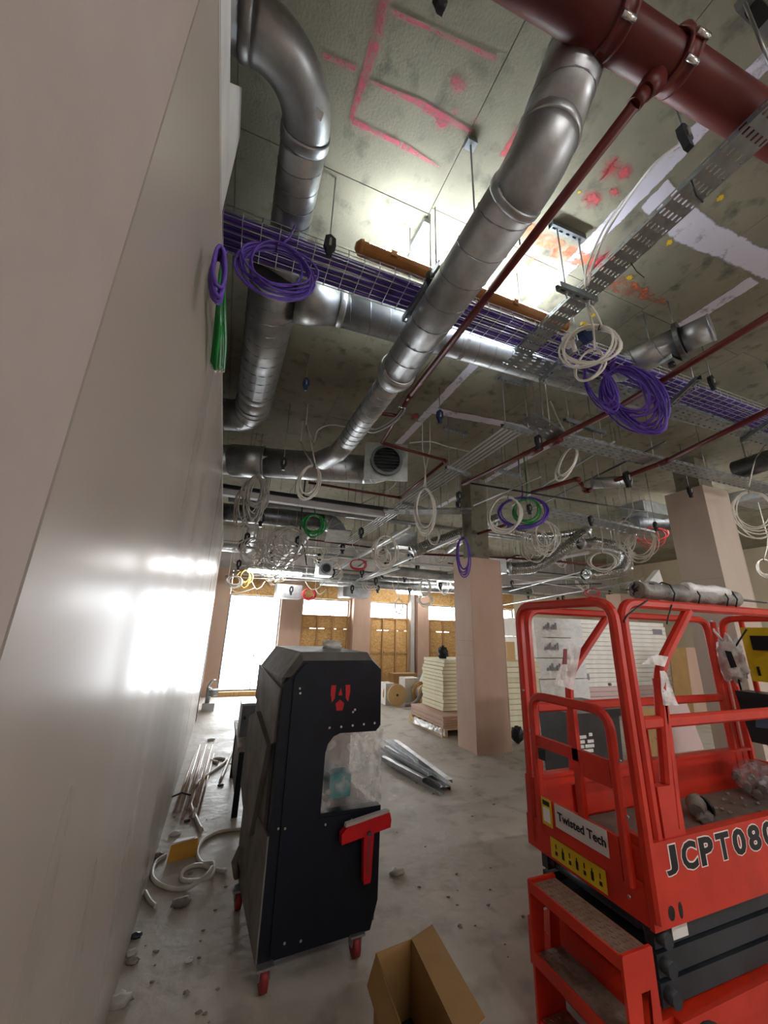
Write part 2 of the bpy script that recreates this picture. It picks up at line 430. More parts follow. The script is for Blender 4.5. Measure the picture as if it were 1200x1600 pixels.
tag(up, 'slanting white plasterboard offcut standing on the wall top below the duct', 'offcut')
wb = MB().bx(-3.2, -3.0, -4.3, 11.1, 0, SLAB).build('wall_side', 'board_grey'); struct(wb, 'dim wall of the space beyond the partition')

# window wall at the far end
BY = BACK_Y
wk = MB()
for (xa, xb) in ((-3, .055), (1.36, 1.93), (3.27, 3.9), (5.12, 5.8), (7.3, 8.25)):
    wk.bx(xa, xb, BY, BY + .3, 0, 3.05)
wk = wk.build('wall_back', 'plasterboard_pink'); struct(wk, 'far wall of boarded piers between windows')
MB().bx(3.32, 3.62, BY - .22, BY - .001, 0, 3.0).build('pier', 'plasterboard_pink', wk)
MB().bx(3.62, 3.86, BY - .12, BY - .001, 0, 3.0).build('pier', 'plasterboard_pink', wk)
MB().bx(5.3, 5.66, BY - .25, BY - .001, 0, 3.0).build('pier', 'plasterboard_pink', wk)
MB().bx(5.12, 5.24, BY - .15, BY - .001, 0, 3.0).build('pier', 'board_grey', wk)
MB().bx(-3, 14.2, BY, BY + .3, 3.05, SLAB).build('downstand_beam', 'board_grey', wk)
for (xa, xb) in ((.055, 1.36), (1.93, 3.27), (3.9, 5.12), (5.8, 7.3), (8.25, 9.05)):
    n = 2
    for k in range(n):
        MB().bx(xa + (xb-xa)*k/n + .004, xa + (xb-xa)*(k+1)/n - .004, BY + .03, BY + .2, 2.425, 3.05).build('osb_panel', 'osb', wk)
wc = MB().bx(9.05, 14.2, BY, BY + .3, 0, 3.05).bx(8.25, 9.05, BY, BY + .3, 0, .6).build('wall_back', 'plasterboard_cream'); struct(wc, 'plain cream boarded stretch of the far wall')
wr = MB().bx(14, 14.2, -4.3, 11.1, 0, SLAB).build('wall_right', 'plasterboard_cream'); struct(wr, 'cream boarded wall on the right')
we = MB()
for (xa, xb) in ((-3, 5.9), (7.9, 14.2)): we.bx(xa, xb, REAR_Y - .3, REAR_Y, 0, SLAB)
we.bx(5.9, 7.9, REAR_Y - .3, REAR_Y, 0, 1.5); we.bx(5.9, 7.9, REAR_Y - .3, REAR_Y, 2.7, SLAB)  # opening added in the unseen rear wall to let in fill daylight
we = we.build('wall_rear', 'plasterboard_pink'); struct(we, 'wall behind the camera with an added opening for fill daylight')

M = bpy.data.materials.new('window_glass'); M.use_nodes = True
b = M.node_tree.nodes['Principled BSDF']; b.inputs['Alpha'].default_value = .08; b.inputs['Roughness'].default_value = .05; MATS['window_glass'] = M
def window(n, xa, xb, za, zb, boarded_to=None, mull=()):
    f = MB(); y0, y1 = BY + .1, BY + .16; t = .035
    f.bx(xa, xa+t, y0, y1, za, zb).bx(xb-t, xb, y0, y1, za, zb).bx(xa+t, xb-t, y0, y1, zb-t, zb).bx(xa+t, xb-t, y0, y1, za, za+t)
    o = f.build('window_%d' % n, 'galvanised_dark'); struct(o, 'blown-out daylight window')
    for xm in mull: MB().bx(xm-.012, xm+.012, y0+.01, y1-.01, za+t, zb-t).build('mullion', 'galvanised_dark', o)
    MB().bx(xa+t, xb-t, BY+.125, BY+.131, za+t, zb-t).build('pane', 'window_glass', o)
    return o
window(1, .055, 1.36, .1, 2.42, mull=(.82,))
s = MB().bx(.055, 1.36, BY - .03, BY + .2, 0, .1).build('trim_1', 'timber'); struct(s, 'raw timber sill')
k = 1
for (xa, xb) in ((1.93, 3.27), (3.9, 5.12), (5.8, 7.3)):
    k += 1
    o = window(k, xa, xb, 1.95, 2.42, mull=((xa*.4+xb*.6),))
    n = 3; wd = (xb - xa)/n
    for i in range(n):
        a, b2 = xa + wd*i + .003, xa + wd*(i+1) - .003
        MB().bx(a, b2, BY+.06, BY+.078, 1.628 + .004*(i % 2), 1.948).build('osb_panel', 'osb', o)
        MB().bx(a, b2, BY+.06, BY+.078, .0, 1.62).build('osb_panel', 'osb', o)
    for i in range(n): a = xa + wd*(i + (.05, .45, .2)[i % 3]); MB().bx(a, a + wd*.5, BY+.05, BY+.059, 1.6, 1.66).build('cover_strip', 'timber', o)
    for i in range(n+1):
        xs = min(max(xa + wd*i, xa+.025), xb-.025)
        MB().bx(xs-.024, xs+.024, BY-.005, BY+.058, 0, 1.948).build('stud', 'timber', o)
    for i in range(n):
        MB().bx(xa + wd*i + .05, xa + wd*(i+1) - .05, BY+.012, BY+.058, 1.0, 1.045).build('noggin', 'timber', o)
    MB().bx(xa, xb, BY, BY+.058, 1.94, 1.975).build('head_rail', 'timber', o)
window(5, 8.25, 9.05, .6, 2.42)

# boarded columns
def column(label, x0, x1, y0, y1, zt, zs, bm='plasterboard_pink'):
    c = MB().bx(x0+.02, x1-.02, y0+.02, y1-.02, 0, zt-.02).bx(x0+.14, x1-.14, y0+.1, y1-.1, zt-.02, SLAB).build('column', 'slab_concrete'); struct(c, label)
    g = .003
    for (za, zb) in zs:
        MB().bx(x0, x0+.018, y0+.0, y1, za, zb-g).build('board', bm, c)
        MB().bx(x1-.018, x1, y0, y1, za, zb-g).build('board', bm, c)
    MB().bx(x0+.018+g, x1-.018-g, y0+.001, y0+.018, 0, zt).build('board', bm, c)
    MB().bx(x0+.018+g, x1-.018-g, y1-.018, y1-.001, 0, zt).build('board', bm, c)
    return c
column('pink boarded column in the middle of the hall, purple coil at its top', 3.49, 4.09, 5.13, 5.61, 2.77, ((0, 1.28), (1.28, 1.5), (1.5, 2.77)))
column('big boarded column behind the red lift', 6.0, 6.59, 3.05, 3.57, 3.7, ((0, 2.4), (2.4, 3.7)), 'column_beige')
column('boarded column far right behind the insulation', 11.1, 11.7, 8.4, 8.9, 2.9, ((0, 2.9),))

# ================================================================== services below the soffit
def seam(p, q, r, pitch, parent, m='seam_zinc', n=14, t=.004):
    p, q = Vector(p), Vector(q); L = (q-p).length; d = (q-p)/L; u = d.orthogonal().normalized(); w_ = d.cross(u)
    k = max(2, int(L/pitch*n)); pts = []
    for i in range(k+1):
        a = 2*math.pi*i/n; pts.append(p + d*(L*i/k) + (u*math.cos(a) + w_*math.sin(a))*(r + t*.2))
    MB().tube(pts, t, 4, caps=False).build('spiral_seam', m, parent)
def section(root, p, q, r, pitch=.11, m='galvanised', r2=None, seams=True, n=28, name='duct_section'):
    o = MB().tube([p, q], [r, r if r2 is None else r2], n).build(name, m, root)
    if seams: seam(p, q, r, pitch, o)
    return o
def collar(root, p, d, r, w_=.05, m='galvanised', name='collar'):
    p, d = Vector(p), Vector(d).normalized()
    k = [p - d*w_/2, p - d*w_/2, p - d*w_*.3, p + d*w_*.3, p + d*w_/2, p + d*w_/2]
    return MB().tube(k, [r, r+.003, r+.007, r+.007, r+.003, r], 28, caps=False).build(name, m, root)
def bend(root, a, c, b, r, n=12, m='galvanised', seams=0):
    a, c, b = Vector(a), Vector(c), Vector(b); pts = []
    d1, d2 = (c-a), (b-c)
    ang = d1.angle(d2)
    R = d1.length/math.tan(ang/2); e1 = d1.normalized(); nrm = e1.cross(d2.normalized()).normalized(); ctr = a + nrm.cross(e1)*R
    for i in range(n+1):
        pts.append(ctr + Matrix.Rotation(ang*i/n, 3, nrm) @ (a - ctr))
    o = MB().tube(pts, r, 28).build('elbow', m, root)
    if seams:
        for i in range(1, seams+1):
            k = int(n*i/(seams+1)); t = (pts[k+1]-pts[k-1])
            collar(o, pts[k], t, r - .002, .02, name='bead')
    return o

# --- duct along the wall, over the purple cables
D = thing('spiral_duct', 'galvanised spiral duct elbowing over the wall top and running on beside it', 'duct', (0, 1.07, 3.95))
zA, zB = 3.95, 3.87
section(D, (-1.5, 1.07, zA), (-.22, 1.07, zA), .115, seams=False)
collar(D, (-.24, 1.07, zA), (1, 0, 0), .115); collar(D, (-.36, 1.07, zA), (1, 0, 0), .115, .02)
bend(D, (-.22, 1.07, zA), (.05, 1.07, zA), (.05, 1.34, zA), .115, 16)
collar(D, (.05, 1.35, zA), (0, 1, 0), .115, .06)
section(D, (.05, 1.34, zA), (.05, 2.02, zA), .115, .1)
section(D, (.05, 2.02, zA), (.02, 2.12, zB), .115, r2=.175, seams=False, name='reducer')
section(D, (.02, 2.12, zB), (-.01, 3.55, zB), .175, .13)
collar(D, (-.01, 3.55, zB), (0, 1, 0), .177, .08); collar(D, (.02, 2.13, zB), (0, 1, 0), .176, .05)
section(D, (-.01, 3.55, zB), (-.02, 3.9, zB), .175, seams=False)
collar(D, (-.02, 3.9, zB), (0, 1, 0), .175, .06); collar(D, (-.02, 3.8, zB), (0, 1, 0), .175, .03)
bend(D, (-.02, 3.9, zB), (-.02, 4.2, zB), (-.32, 4.2, zB), .175, 14, seams=2)
section(D, (-.32, 4.2, zB), (-1.6, 4.2, zB), .175, seams=False)
sp = MB()
st = ax(466, 127, .02); MB().prism([Vector((.075, 1.16, zA-.112)) + Vector(v) for v in ((0, 0, 0), (.035, .01, .004), (.03, .045, .002), (-.005, .035, -.003))], (0, 0, -.003)).build('paper_label', 'paper_white', D)

# --- duct across the hall behind the purple cables
P0 = Vector((.16, 2.225, 3.85)); P1 = az(1200, 675, 3.85); dd = (P1-P0).normalized(); P1 = P1 + dd*1.5
D = thing('spiral_duct', 'galvanised spiral duct branching off and crossing the hall behind the purple cables', 'duct', P0)
MB().tube([P0, P0 + dd*.12, P0 + dd*.3], [.19, .18, .132], 28).build('branch_shoe', 'galvanised', D)
collar(D, P0 + dd*.32, dd, .135, .05)
section(D, P0 + dd*.3, P1, .135, .15)
for t in (2.45, 3.8, 5.1): collar(D, P0 + dd*t, dd, .136, .1)
for t in (1.3, 2.9, 4.5):
    q = P0 + dd*t; MB().disc_ring(q, dd, .137, .142, .03).cyl(q + Vector((0, 0, .14)), q + Vector((0, 0, SLAB - q.z)), .005, 6).build('strap', 'rod_zinc', D)

# --- duct rising towards the camera, running below the cables
E0 = Vector((1.095, .547, 4.13)); E1 = Vector((.955, .80, 3.47)); E2 = Vector((.945, 2.24, 3.45)); E3 = az(543, 690, 3.47)
D = thing('spiral_duct', 'galvanised spiral duct dropping from the soffit and running below the purple cables', 'duct', E2)
u1 = (E1-E0).normalized(); u2 = (E2-E1).normalized()
section(D, E0, E1 - u1*.13, .125, .22, m='galvanised')
bend(D, E1 - u1*.13, E1, E1 + u2*.13, .127, 8); collar(D, E1 - u1*.13, u1, .125, .04); collar(D, E1 + u2*.13, u2, .125, .04)
section(D, E1 + u2*.13, E2, .125, .17)
collar(D, E2 - u2*.02, u2, .127, .06); MB().tube([E2 - u2*.04, E2, E2 + u2*.05, E2 + u2*.12], [.14, .145, .135, .1], 28).build('reducer', 'galvanised', D)
section(D, E2 + u2*.1, E3, .1, .1)
E4 = az(520, 716, 3.55)
MB().tube([E3, E3*.4 + E4*.6, E4 + Vector((-.1, .1, .0))], [.1, .105, .12], 24).build('branch_shoe', 'galvanised', D)
for (px, py) in ((735, 222),):
    t = az(px, py, SLAB); rr = MB().cyl((t.x, t.y, SLAB), (t.x, t.y, 3.57), .005, 8).build('hanger_rod', 'rod_zinc', D)
    MB().bx(t.x-.03, t.x+.03, t.y-.025, t.y+.025, SLAB-.03, SLAB).build('anchor', 'zinc_strut', D)
    MB().cyl((t.x, t.y, 3.6), (t.x, t.y, 3.53), .014, 8).build('clamp', 'galvanised_dark', D)
t = az(800, 262, SLAB); MB().bx(t.x-.02, t.x+.02, t.y-.02, t.y+.02, SLAB-.03, SLAB).cyl((t.x, t.y, SLAB-.03), (t.x, t.y, 3.6), .005, 8).build('hanger_rod', 'rod_zinc', D)

# --- second duct row with round-mouthed end plate
A = az(350, 718, 3.62); B = az(585, 735, 3.62); dd = (B-A).normalized()
D = thing('spiral_duct', 'wide galvanised duct with square mouth plate where the thinner duct joins', 'duct', A)
section(D, A - dd*1.2, A + dd*.1, .19, seams=False)
collar(D, A + dd*.1, dd, .19, .04); collar(D, A - dd*.05, dd, .19, .04)
section(D, A + dd*.1, A + dd*.5, .205, .4, name='sleeve', seams=False); collar(D, A + dd*.5, dd, .2, .03)
section(D, A + dd*.5, B - dd*.15, .185, .16)
nn = Vector((dd.y, -dd.x, 0))
bend(D, B - dd*.15, B + dd*.12, B + dd*.12 + nn*.27, .185, 12, seams=2)
C = B + dd*.12 + nn*.3
MB().beam(C - dd*.27, C + dd*.27, .02, .5).build('mouth_plate', 'galvanised', D)
c2 = C + nn*.012
MB().disc_ring(c2, nn, .165, .2, .05).build('mouth_ring', 'galvanised_dark', D)
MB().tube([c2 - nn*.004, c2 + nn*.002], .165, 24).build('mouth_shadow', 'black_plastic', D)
for k in range(-3, 4):
    hw = math.sqrt(max(0, .16**2 - (k*.045)**2))
    MB().beam(c2 + nn*.02 + Vector((0, 0, k*.045)) - dd*hw, c2 + nn*.02 + Vector((0, 0, k*.045)) + dd*hw, .03, .004).build('louvre', 'galvanised_dark', D)

# --- third duct row, low and dark, with mouth plate
A = az(350, 800, 3.42); B = az(505, 815, 3.42); dd = (B-A).normalized(); nn = Vector((dd.y, -dd.x, 0))
D = thing('spiral_duct', 'dull galvanised duct of the third row ending in a bright curved elbow', 'duct', A)
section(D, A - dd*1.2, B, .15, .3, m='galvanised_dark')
dn = (nn*.35 + Vector((0, 0, -1))).normalized()
bend(D, B, B + dd*.26, B + dd*.26 + dn*.26, .155, 12, seams=2)
q = B + dd*.26 + dn*.275
MB().beam(q - dd*.2, q + dd*.2, .02, .4, up=dd.cross(dn)).build('mouth_plate', 'galvanised', D)
# its side branch running towards the windows
A2 = az(398, 812, 3.36); B2 = Vector((A2.x + .05, A2.y + 2.6, 3.36))
D = thing('spiral_duct', 'bright thin spiral duct running from the third duct row to the windows', 'duct', A2)
section(D, A2, B2, .1, .1)
bend(D, B2, B2 + Vector((0, .2, 0)), B2 + Vector((-.2, .2, 0)), .1, 8)
section(D, B2 + Vector((-.2, .2, 0)), B2 + Vector((-1.3, .2, 0)), .1, .2)

# --- short round duct with damper on the right
A = az(985, 568, 3.8); B = az(1110, 512, 3.8); dd = (B-A).normalized()
D = thing('damper_duct', 'short silver round duct with a motor damper below the white painted band', 'duct', A)
section(D, A - dd*.1, A + (B-A)*.62, .115, .16)
MB().tube([A - dd*.1, A - dd*.3], [.115, .02], 28).build('end_cone', 'galvanised', D)
q = A + (B-A)*.66
MB().disc_ring(q - dd*.02, dd, .11, .15, .03, 24).build('flange', 'galvanised_dark', D)
section(D, q + dd*.02, B, .1, seams=False); MB().tube([B, B + dd*.012], .104, 24).build('end_cap', 'galvanised', D)
s_ = Vector((-dd.y, dd.x, 0)); c = q - dd*.09 + s_*.03 + Vector((0, 0, -.11))
MB().bx(c.x-.07, c.x+.05, c.y-.05, c.y+.05, c.z-.03, c.z+.02).build('actuator_plate', 'zinc_strut', D)
MB().cyl(c + Vector((0, 0, -.02)), c + Vector((0, 0, -.055)), .025, 10).build('actuator_knob', 'black_plastic', D)
for t in (.3, .62):
    p = A + (B-A)*t; MB().cyl((p.x, p.y, SLAB), (p.x, p.y, 3.9), .005, 6).build('hanger_rod', 'rod_zinc', D)

# --- wire basket tray with purple cables
TZ = 3.72
TA0, TA1 = az(345, 332, TZ), az(345, 388, TZ)
TB0, TB1 = az(1200, 612, TZ), az(1200, 668, TZ)
y0a, y1a = TA0.y, TA1.y
xs0, xs1 = -.9, 5.6
def tray_y(x, s): # s 0..1 across, slight skew along the run
    k = (x - TA0.x)/(TB0.x - TA0.x); return (y0a*(1-k) + (y0a - .06)*k) + s*.235
D = thing('wire_basket', 'zinc wire basket tray full of purple cables crossing the hall', 'cable tray', (1.5, 1.75, TZ))
ns = 60
for i in range(6):
    s_ = i/5; MB().tube([(xs0 + (xs1-xs0)*k/8, tray_y(xs0 + (xs1-xs0)*k/8, s_), TZ) for k in range(9)], .0028, 5).build('long_wire', 'wire_zinc', D)
for s_ in (0, 1):
    for h in (.035, .07):
        MB().tube([(xs0 + (xs1-xs0)*k/8, tray_y(xs0 + (xs1-xs0)*k/8, s_), TZ + h) for k in range(9)], .0028, 5).build('side_wire', 'wire_zinc', D)
for i in range(65):
    x = xs0 + i*.1; MB().tube([(x, tray_y(x, 0), TZ+.07), (x, tray_y(x, 0), TZ-.004), (x, tray_y(x, 1), TZ-.004), (x, tray_y(x, 1), TZ+.07)], .0028, 5).build('cross_wire', 'wire_zinc', D)
B_ = thing('cable_bundle', 'thick bundle of purple data cables lying in the wire basket', 'cables', (1.5, 1.8, TZ + .01))
for i in range(34):
    s_ = .06 + .88*((i*7) % 17)/16; lay = (i % 3)*.0085; ph = random.random()*6; pts = []
    loose = .05 if i % 5 == 0 else .012
    for k in range(41):
        x = xs0 + (xs1-xs0)*k/40
        pts.append((x, tray_y(x, min(.95, max(.04, s_ + loose*math.sin(x*2.1 + ph) + .012*math.sin(x*5 + ph*2)))), TZ + .009 + lay + (.02 if loose > .04 and 1.2 < x < 2.2 else 0)*abs(math.sin(x*3+ph))))
    MB().tube(pts, .0052, 5).build('cable', 'purple_cable', B_)
o = MB().tube(bez([az(968, 565, TZ+.03), az(1020, 590, TZ+.05), az(1080, 600, TZ+.04), az(1140, 630, TZ+.04), az(1230, 662, TZ+.04)]), .006, 6).build('power_cable', 'yellow_cable')
tag(o, 'single sand yellow cable lying on the purple cables at the right', 'cable')

# --- perforated cable trays
def perf_tray(root, p, q, w_, h=.03, unit=.075, rows=4, m='zinc_strut', up=Vector((0, 0, 1))):
    p, q = Vector(p), Vector(q); L = (q-p).length; d = (q-p)/L; sd = d.cross(up).normalized()
    n = max(2, int(L/unit)); us = []
    for i in range(n): us += [L*i/n, L*i/n + L/n*.42]
    us.append(L)
    vs = [-w_/2]
    for r in range(rows):
        c = -w_/2 + w_*(r+.5)/rows; vs += [c - w_/rows*.2, c + w_/rows*.2]
    vs.append(w_/2)
    a = MB()
    a.grid(us, vs, lambda u, v: p + d*u + sd*v, holes=lambda i, j: i % 2 == 0 and j % 2 == 1)
    a.grid(us, vs, lambda u, v: p + d*u + sd*v + up*.0015, holes=lambda i, j: i % 2 == 0 and j % 2 == 1)
    a.build('tray_base', m, root)
    for s_ in (-1, 1):
        f = MB(); hs = [0, h*.35, h*.7, h]
        f.grid(us, hs, lambda u, v: p + d*u + sd*(s_*w_/2) + up*v, holes=lambda i, j: i % 2 == 0 and j == 1)
        f.build('tray_side', m, root)
def strut(root, p, q, w_=.041, h=.041, m='zinc_strut', unit=.05, name='strut'):
    p, q = Vector(p), Vector(q); L = (q-p).length; d = (q-p)/L; up = Vector((0, 0, 1)); sd = d.cross(up).normalized()
    n = max(2, int(L/unit)); us = []
    for i in range(n): us += [L*i/n, L*i/n + L/n*.25, L*i/n + L/n*.75]
    us.append(L); vs = [-w_/2, -.007, .007, w_/2]; a = MB()
    a.grid(us, vs, lambda u, v: p + d*u + sd*v - up*h/2, holes=lambda i, j: i % 3 == 1 and j == 1)
    for s_ in (-1, 1):
        a.grid([0, L], [-h/2, h/2], lambda u, v: p + d*u + sd*(s_*w_/2) + up*v)
        a.grid([0, L], [w_/2 - .012, w_/2], lambda u, v: p + d*u + sd*(s_*v) + up*h/2)
    return a.build(name, m, root)
def trapeze(label, p, q, rod_up=SLAB, group=None, ends=.06, anchor=False, name='trapeze_bracket'):
    p, q = Vector(p), Vector(q); d = (q-p).normalized(); c = (p+q)/2
    T = thing(name, label, 'bracket', c, group)
    strut(T, p, q)
    for e in (p + d*ends, q - d*ends):
        MB().cyl((e.x, e.y, e.z - .07), (e.x, e.y, rod_up), .005, 6).build('rod', 'rod_zinc', T)
        MB().cyl((e.x, e.y, e.z - .034), (e.x, e.y, e.z - .021), .011, 6).build('nut', 'rod_zinc', T)
    if anchor:
        a, b_ = Vector((p.x, p.y, SLAB - .022)), Vector((q.x, q.y, SLAB - .022)); strut(T, a + d*.01, b_ - d*.01, name='anchor_strut')
    return T
T1Z = 3.69
n1, n2 = az(1200, 160, T1Z), az(1200, 205, T1Z)
xc = 1.86
D = thing('cable_tray', 'grey perforated cable tray crossing above the camera to the purple cables', 'cable tray', (xc, 1, T1Z))
perf_tray(D, (1.825, -1.2, T1Z), (1.875, 1.93, T1Z), .15, .035, .07, 5)
MB().tube([(1.775, .66, T1Z-.008), (1.86, .69, T1Z-.012), (1.93, .70, T1Z-.008)], .004, 5).build('cable_tie', 'black_plastic', D)
MB().tube([(1.92, 1.07, T1Z+.0), (1.99, 1.09, T1Z-.01), (2.07, 1.10, T1Z-.012)], .003, 5).build('cable_tie', 'black_plastic', D)
D = thing('cable_tray', 'long perforated tray running beside the purple cables to the right', 'cable tray', (3, 2, T1Z-.02))
perf_tray(D, (1.8, 2.0, T1Z-.02), (6.2, 1.93, T1Z-.02), .15, .03, .085, 4)
s0 = az(872, 447, 3.655); s1 = az(930, 470, 3.655)
trapeze('zinc trapeze bracket with two rods carrying the tray above the white coil', s0, s1, anchor=True)
s0 = az(642, 352, 3.69)
trapeze('slotted zinc bracket arm below the purple cables beside the falling duct', az(632, 500, 3.665), az(690, 412, 3.665))
trapeze('galvanised bracket carrying both trays beside the white coil', az(845, 595, 3.645), az(912, 532, 3.645))
trapeze('galvanised bracket under both trays right of the big purple coil', az(1040, 640, 3.645), az(1092, 590, 3.645))
trapeze('galvanised bracket under both trays at the right frame edge', az(1160, 690, 3.645), az(1230, 640, 3.645))
o = MB().beam(az(645, 385, SLAB-.03), az(668, 345, SLAB-.03), .05, .04).build('anchor_channel', 'zinc_strut'); tag(o, 'short zinc channel fixed to the lit soffit above the lamp', 'channel')

# --- site light lying above the purple cables
a, b_ = az(566, 388, 3.86), az(880, 510, 3.86); dd = (b_-a).normalized(); sd = Vector((-dd.y, dd.x, 0))
D = thing('site_light', 'orange-brown tubular site light shining up onto the soffit', 'lamp', (a+b_)/2)
def half(r, s_, n=10): return [sd*(math.cos(math.pi*i/n)*r) + Vector((0, 0, s_*math.sin(math.pi*i/n)*r)) for i in range(n+1)]
pr = half(.05, -1); MB().prism([a + p for p in pr], b_ - a).build('housing', 'lamp_brown', D)
pr = half(.043, 1); MB().prism([a + dd*.04 + Vector((0, 0, .001)) + p for p in pr], (b_ - a) - dd*.08).build('diffuser', 'lamp_glow', D)
for e, s_ in ((a, -1), (b_, 1)): MB().tube([e, e + dd*s_*.02, e + dd*s_*.045], [.05, .046, .02], 16).build('end_cap', 'lamp_brown', D)
for t in (.12, .42, .7, .92):
    p = a + (b_-a)*t; MB().bx(p.x-.02, p.x+.02, p.y-.055, p.y-.03, p.z-.03, p.z+.012).build('clip', 'lamp_brown', D)
for t in (.2, .75):
    p = a + (b_-a)*t; MB().cyl((p.x, p.y, p.z+.045), (p.x, p.y, SLAB), .004, 6).build('hanger_rod', 'rod_zinc', D)

# --- sprinkler pipes
def pipe(root, pts, r, name='pipe', m='sprinkler_red', n=12, joints=True):
    P = [Vector(p) for p in pts]
    for i in range(len(P)-1): MB().cyl(P[i], P[i+1], r, n).build(name, m, root)
    if joints:
        for i in range(1, len(P)-1):
            d1, d2 = (P[i-1]-P[i]).normalized(), (P[i+1]-P[i]).normalized()
            MB().tube(fillet([P[i] + d1*r*2.2, P[i], P[i] + d2*r*2.2], r*1.5, 4), r*1.28, n).build('elbow', m, root)
RZ = 3.84; a, b_ = az(905, 12, RZ), az(1200, 200, RZ); dd = (b_-a).normalized()
D = thing('sprinkler_main', 'thick dark red sprinkler main with grooved couplings above the camera', 'pipe', a)
MB().cyl(a - dd*1.0, b_ + dd*2.2, .088, 28).build('pipe', 'sprinkler_red', D)
for (px, py) in ((957, 33), (1053, 97)):
    q = az(px, py, RZ); c = MB()
    c.tube([q - dd*.035, q - dd*.035, q - dd*.022, q - dd*.02, q + dd*.02, q + dd*.022, q + dd*.035, q + dd*.035], [.088, .102, .102, .096, .096, .102, .102, .088], 28)
    o = c.build('coupling', 'sprinkler_red', D)
    for (uz, uy) in ((-.09, -.05), (-.035, -.1)):
        e = q + Vector((0, uy, uz)); MB().cyl(e - dd*.03, e + dd*.03, .012, 8).build('bolt', 'steel_bolt', o)
q = az(1022, 128, RZ - .07)
D = thing('sprinkler_branch', 'thin dark red branch pipe leaving the thick main and running to the far ceiling', 'pipe', q)
PZ = 3.66
q0 = az(1022, 126, 3.76); q1 = az(1006, 145, 3.70)
MB().tube([q0, q0*.5+q1*.5, q1], [.05, .04, .036], 14).build('outlet_saddle', 'sprinkler_red', D)
MB().cyl(q1, az(990, 165, PZ), .03, 12).build('reducer_socket', 'sprinkler_red', D)
pts = [az(992, 163, PZ), az(640, 620, PZ), az(597, 692, PZ), az(697, 720, PZ), az(625, 778, PZ - .1), az(482, 754, PZ - .1)]
pipe(D, pts[:2], .025); pipe(D, pts[1:3], .02); pipe(D, pts[2:], .019)
MB().cyl(pts[1] + Vector((0, -.04, 0)), pts[1] + Vector((0, .04, 0)), .026, 12).build('coupling', 'sprinkler_red', D)
e0, e1 = az(572, 643, PZ), az(628, 651, PZ)
pipe(D, [e0 + Vector((0, 0, -.03)), e0, e1], .021)
D = thing('sprinkler_pipe', 'red sprinkler pipe running away past the big purple coil', 'pipe', az(1020, 600, 3.5))
pipe(D, [az(1240, 470, 3.5), az(960, 640, 3.5), az(723, 757, 3.5)], .024, joints=False)
for (px, py) in ((868, 690), (838, 704)): q = az(px, py, 3.47); MB().cyl(q - Vector((0, .07, 0)), q + Vector((0, .07, 0)), .032, 10).build('coupling', 'sprinkler_red', D)
D = thing('sprinkler_pipe', 'red sprinkler pipe with drop elbow running under the tray at the right', 'pipe', az(1038, 718, 3.45))
pipe(D, [az(1240, 622, 3.45), az(1038, 722, 3.45), az(915, 768, 3.45), az(903, 748, 3.52), az(830, 770, 3.5)], .026)
D = thing('sprinkler_pipe', 'thin red sprinkler pipe below the ceiling near the third duct row', 'pipe', az(530, 848, 3.3))
pipe(D, [az(474, 842, 3.25), az(600, 858, 3.25)], .017); pipe(D, [az(600, 858, 3.25), az(560, 885, 3.25)], .017)
D = thing('sprinkler_pipe', 'dark red pipe crossing behind the top of the middle column', 'pipe', az(790, 876, 3.2))
pipe(D, [az(640, 865, 3.0), az(800, 872, 3.0), az(960, 884, 3.0)], .02, joints=False)
D = thing('sprinkler_pipe', 'short dark red pipe passing above the middle column', 'pipe', az(720, 845, 3.3))
pipe(D, [az(662, 862, 3.2), az(790, 820, 3.2)], .022)
o = MB().tube(bez([az(572, 650, PZ-.03), az(568, 668, PZ-.06), az(585, 675, PZ-.1), az(615, 660, PZ-.08), az(632, 640, PZ-.03), az(624, 634, PZ+.01)]), .011, 8).tube(bez([az(575, 650, PZ-.03), az(572, 664, PZ-.05), az(588, 670, PZ-.09), az(614, 656, PZ-.07), az(628, 640, PZ-.03)]), .008, 8).build('flexible_hose', 'wire_zinc')
tag(o, 'braided flexible hose looping from the short red stub pipe', 'hose')

# --- trays further back
def far_tray(label, p, q, w_, rows=3, unit=.12, rods=3, m='zinc_strut'):
    p, q = Vector(p), Vector(q); c = (p+q)/2; D = thing('cable_tray', label, 'cable tray', c)
    perf_tray(D, p, q, w_, .03, unit, rows, m)
    for k in range(rods):
        t = (k+.5)/rods; e = p + (q-p)*t; MB().cyl((e.x, e.y, e.z), (e.x, e.y, SLAB), .005, 6).build('hanger_rod', 'rod_zinc', D)
    return D
KZ = 3.5
far_tray('slotted tray crossing from the kink to the right frame edge', az(878, 688, KZ), az(1210, 768, KZ), .2, 4, .1, 4)
far_tray('short sloping slotted tray at the kink of the tray run', az(822, 652, KZ+.12), az(878, 688, KZ), .2, 4, .09, 1)
D = thing('conduit_rack', 'rack of parallel zinc conduits on struts running away to the windows', 'conduits', az(700, 725, KZ))
for k in range(5):
    a = az(795 + k*7, 663 + k*2, KZ+.04); MB().cyl(a, (a.x - .02, 9.6, KZ+.0), .011, 6).build('conduit', 'wire_zinc', D)
for (a, b_) in (((785, 664), (830, 677)), ((697, 730), (734, 742)), ((630, 785), (662, 795))): strut(D, az(*a, KZ+.01), az(*b_, KZ+.01))
for (a, z0) in (((790, 668), KZ), ((702, 732), KZ), ((826, 676), KZ), ((634, 787), KZ)):
    e = az(*a, z0); MB().cyl((e.x, e.y, z0-.03), (e.x, e.y, SLAB), .005, 6).build('rod', 'rod_zinc', D)
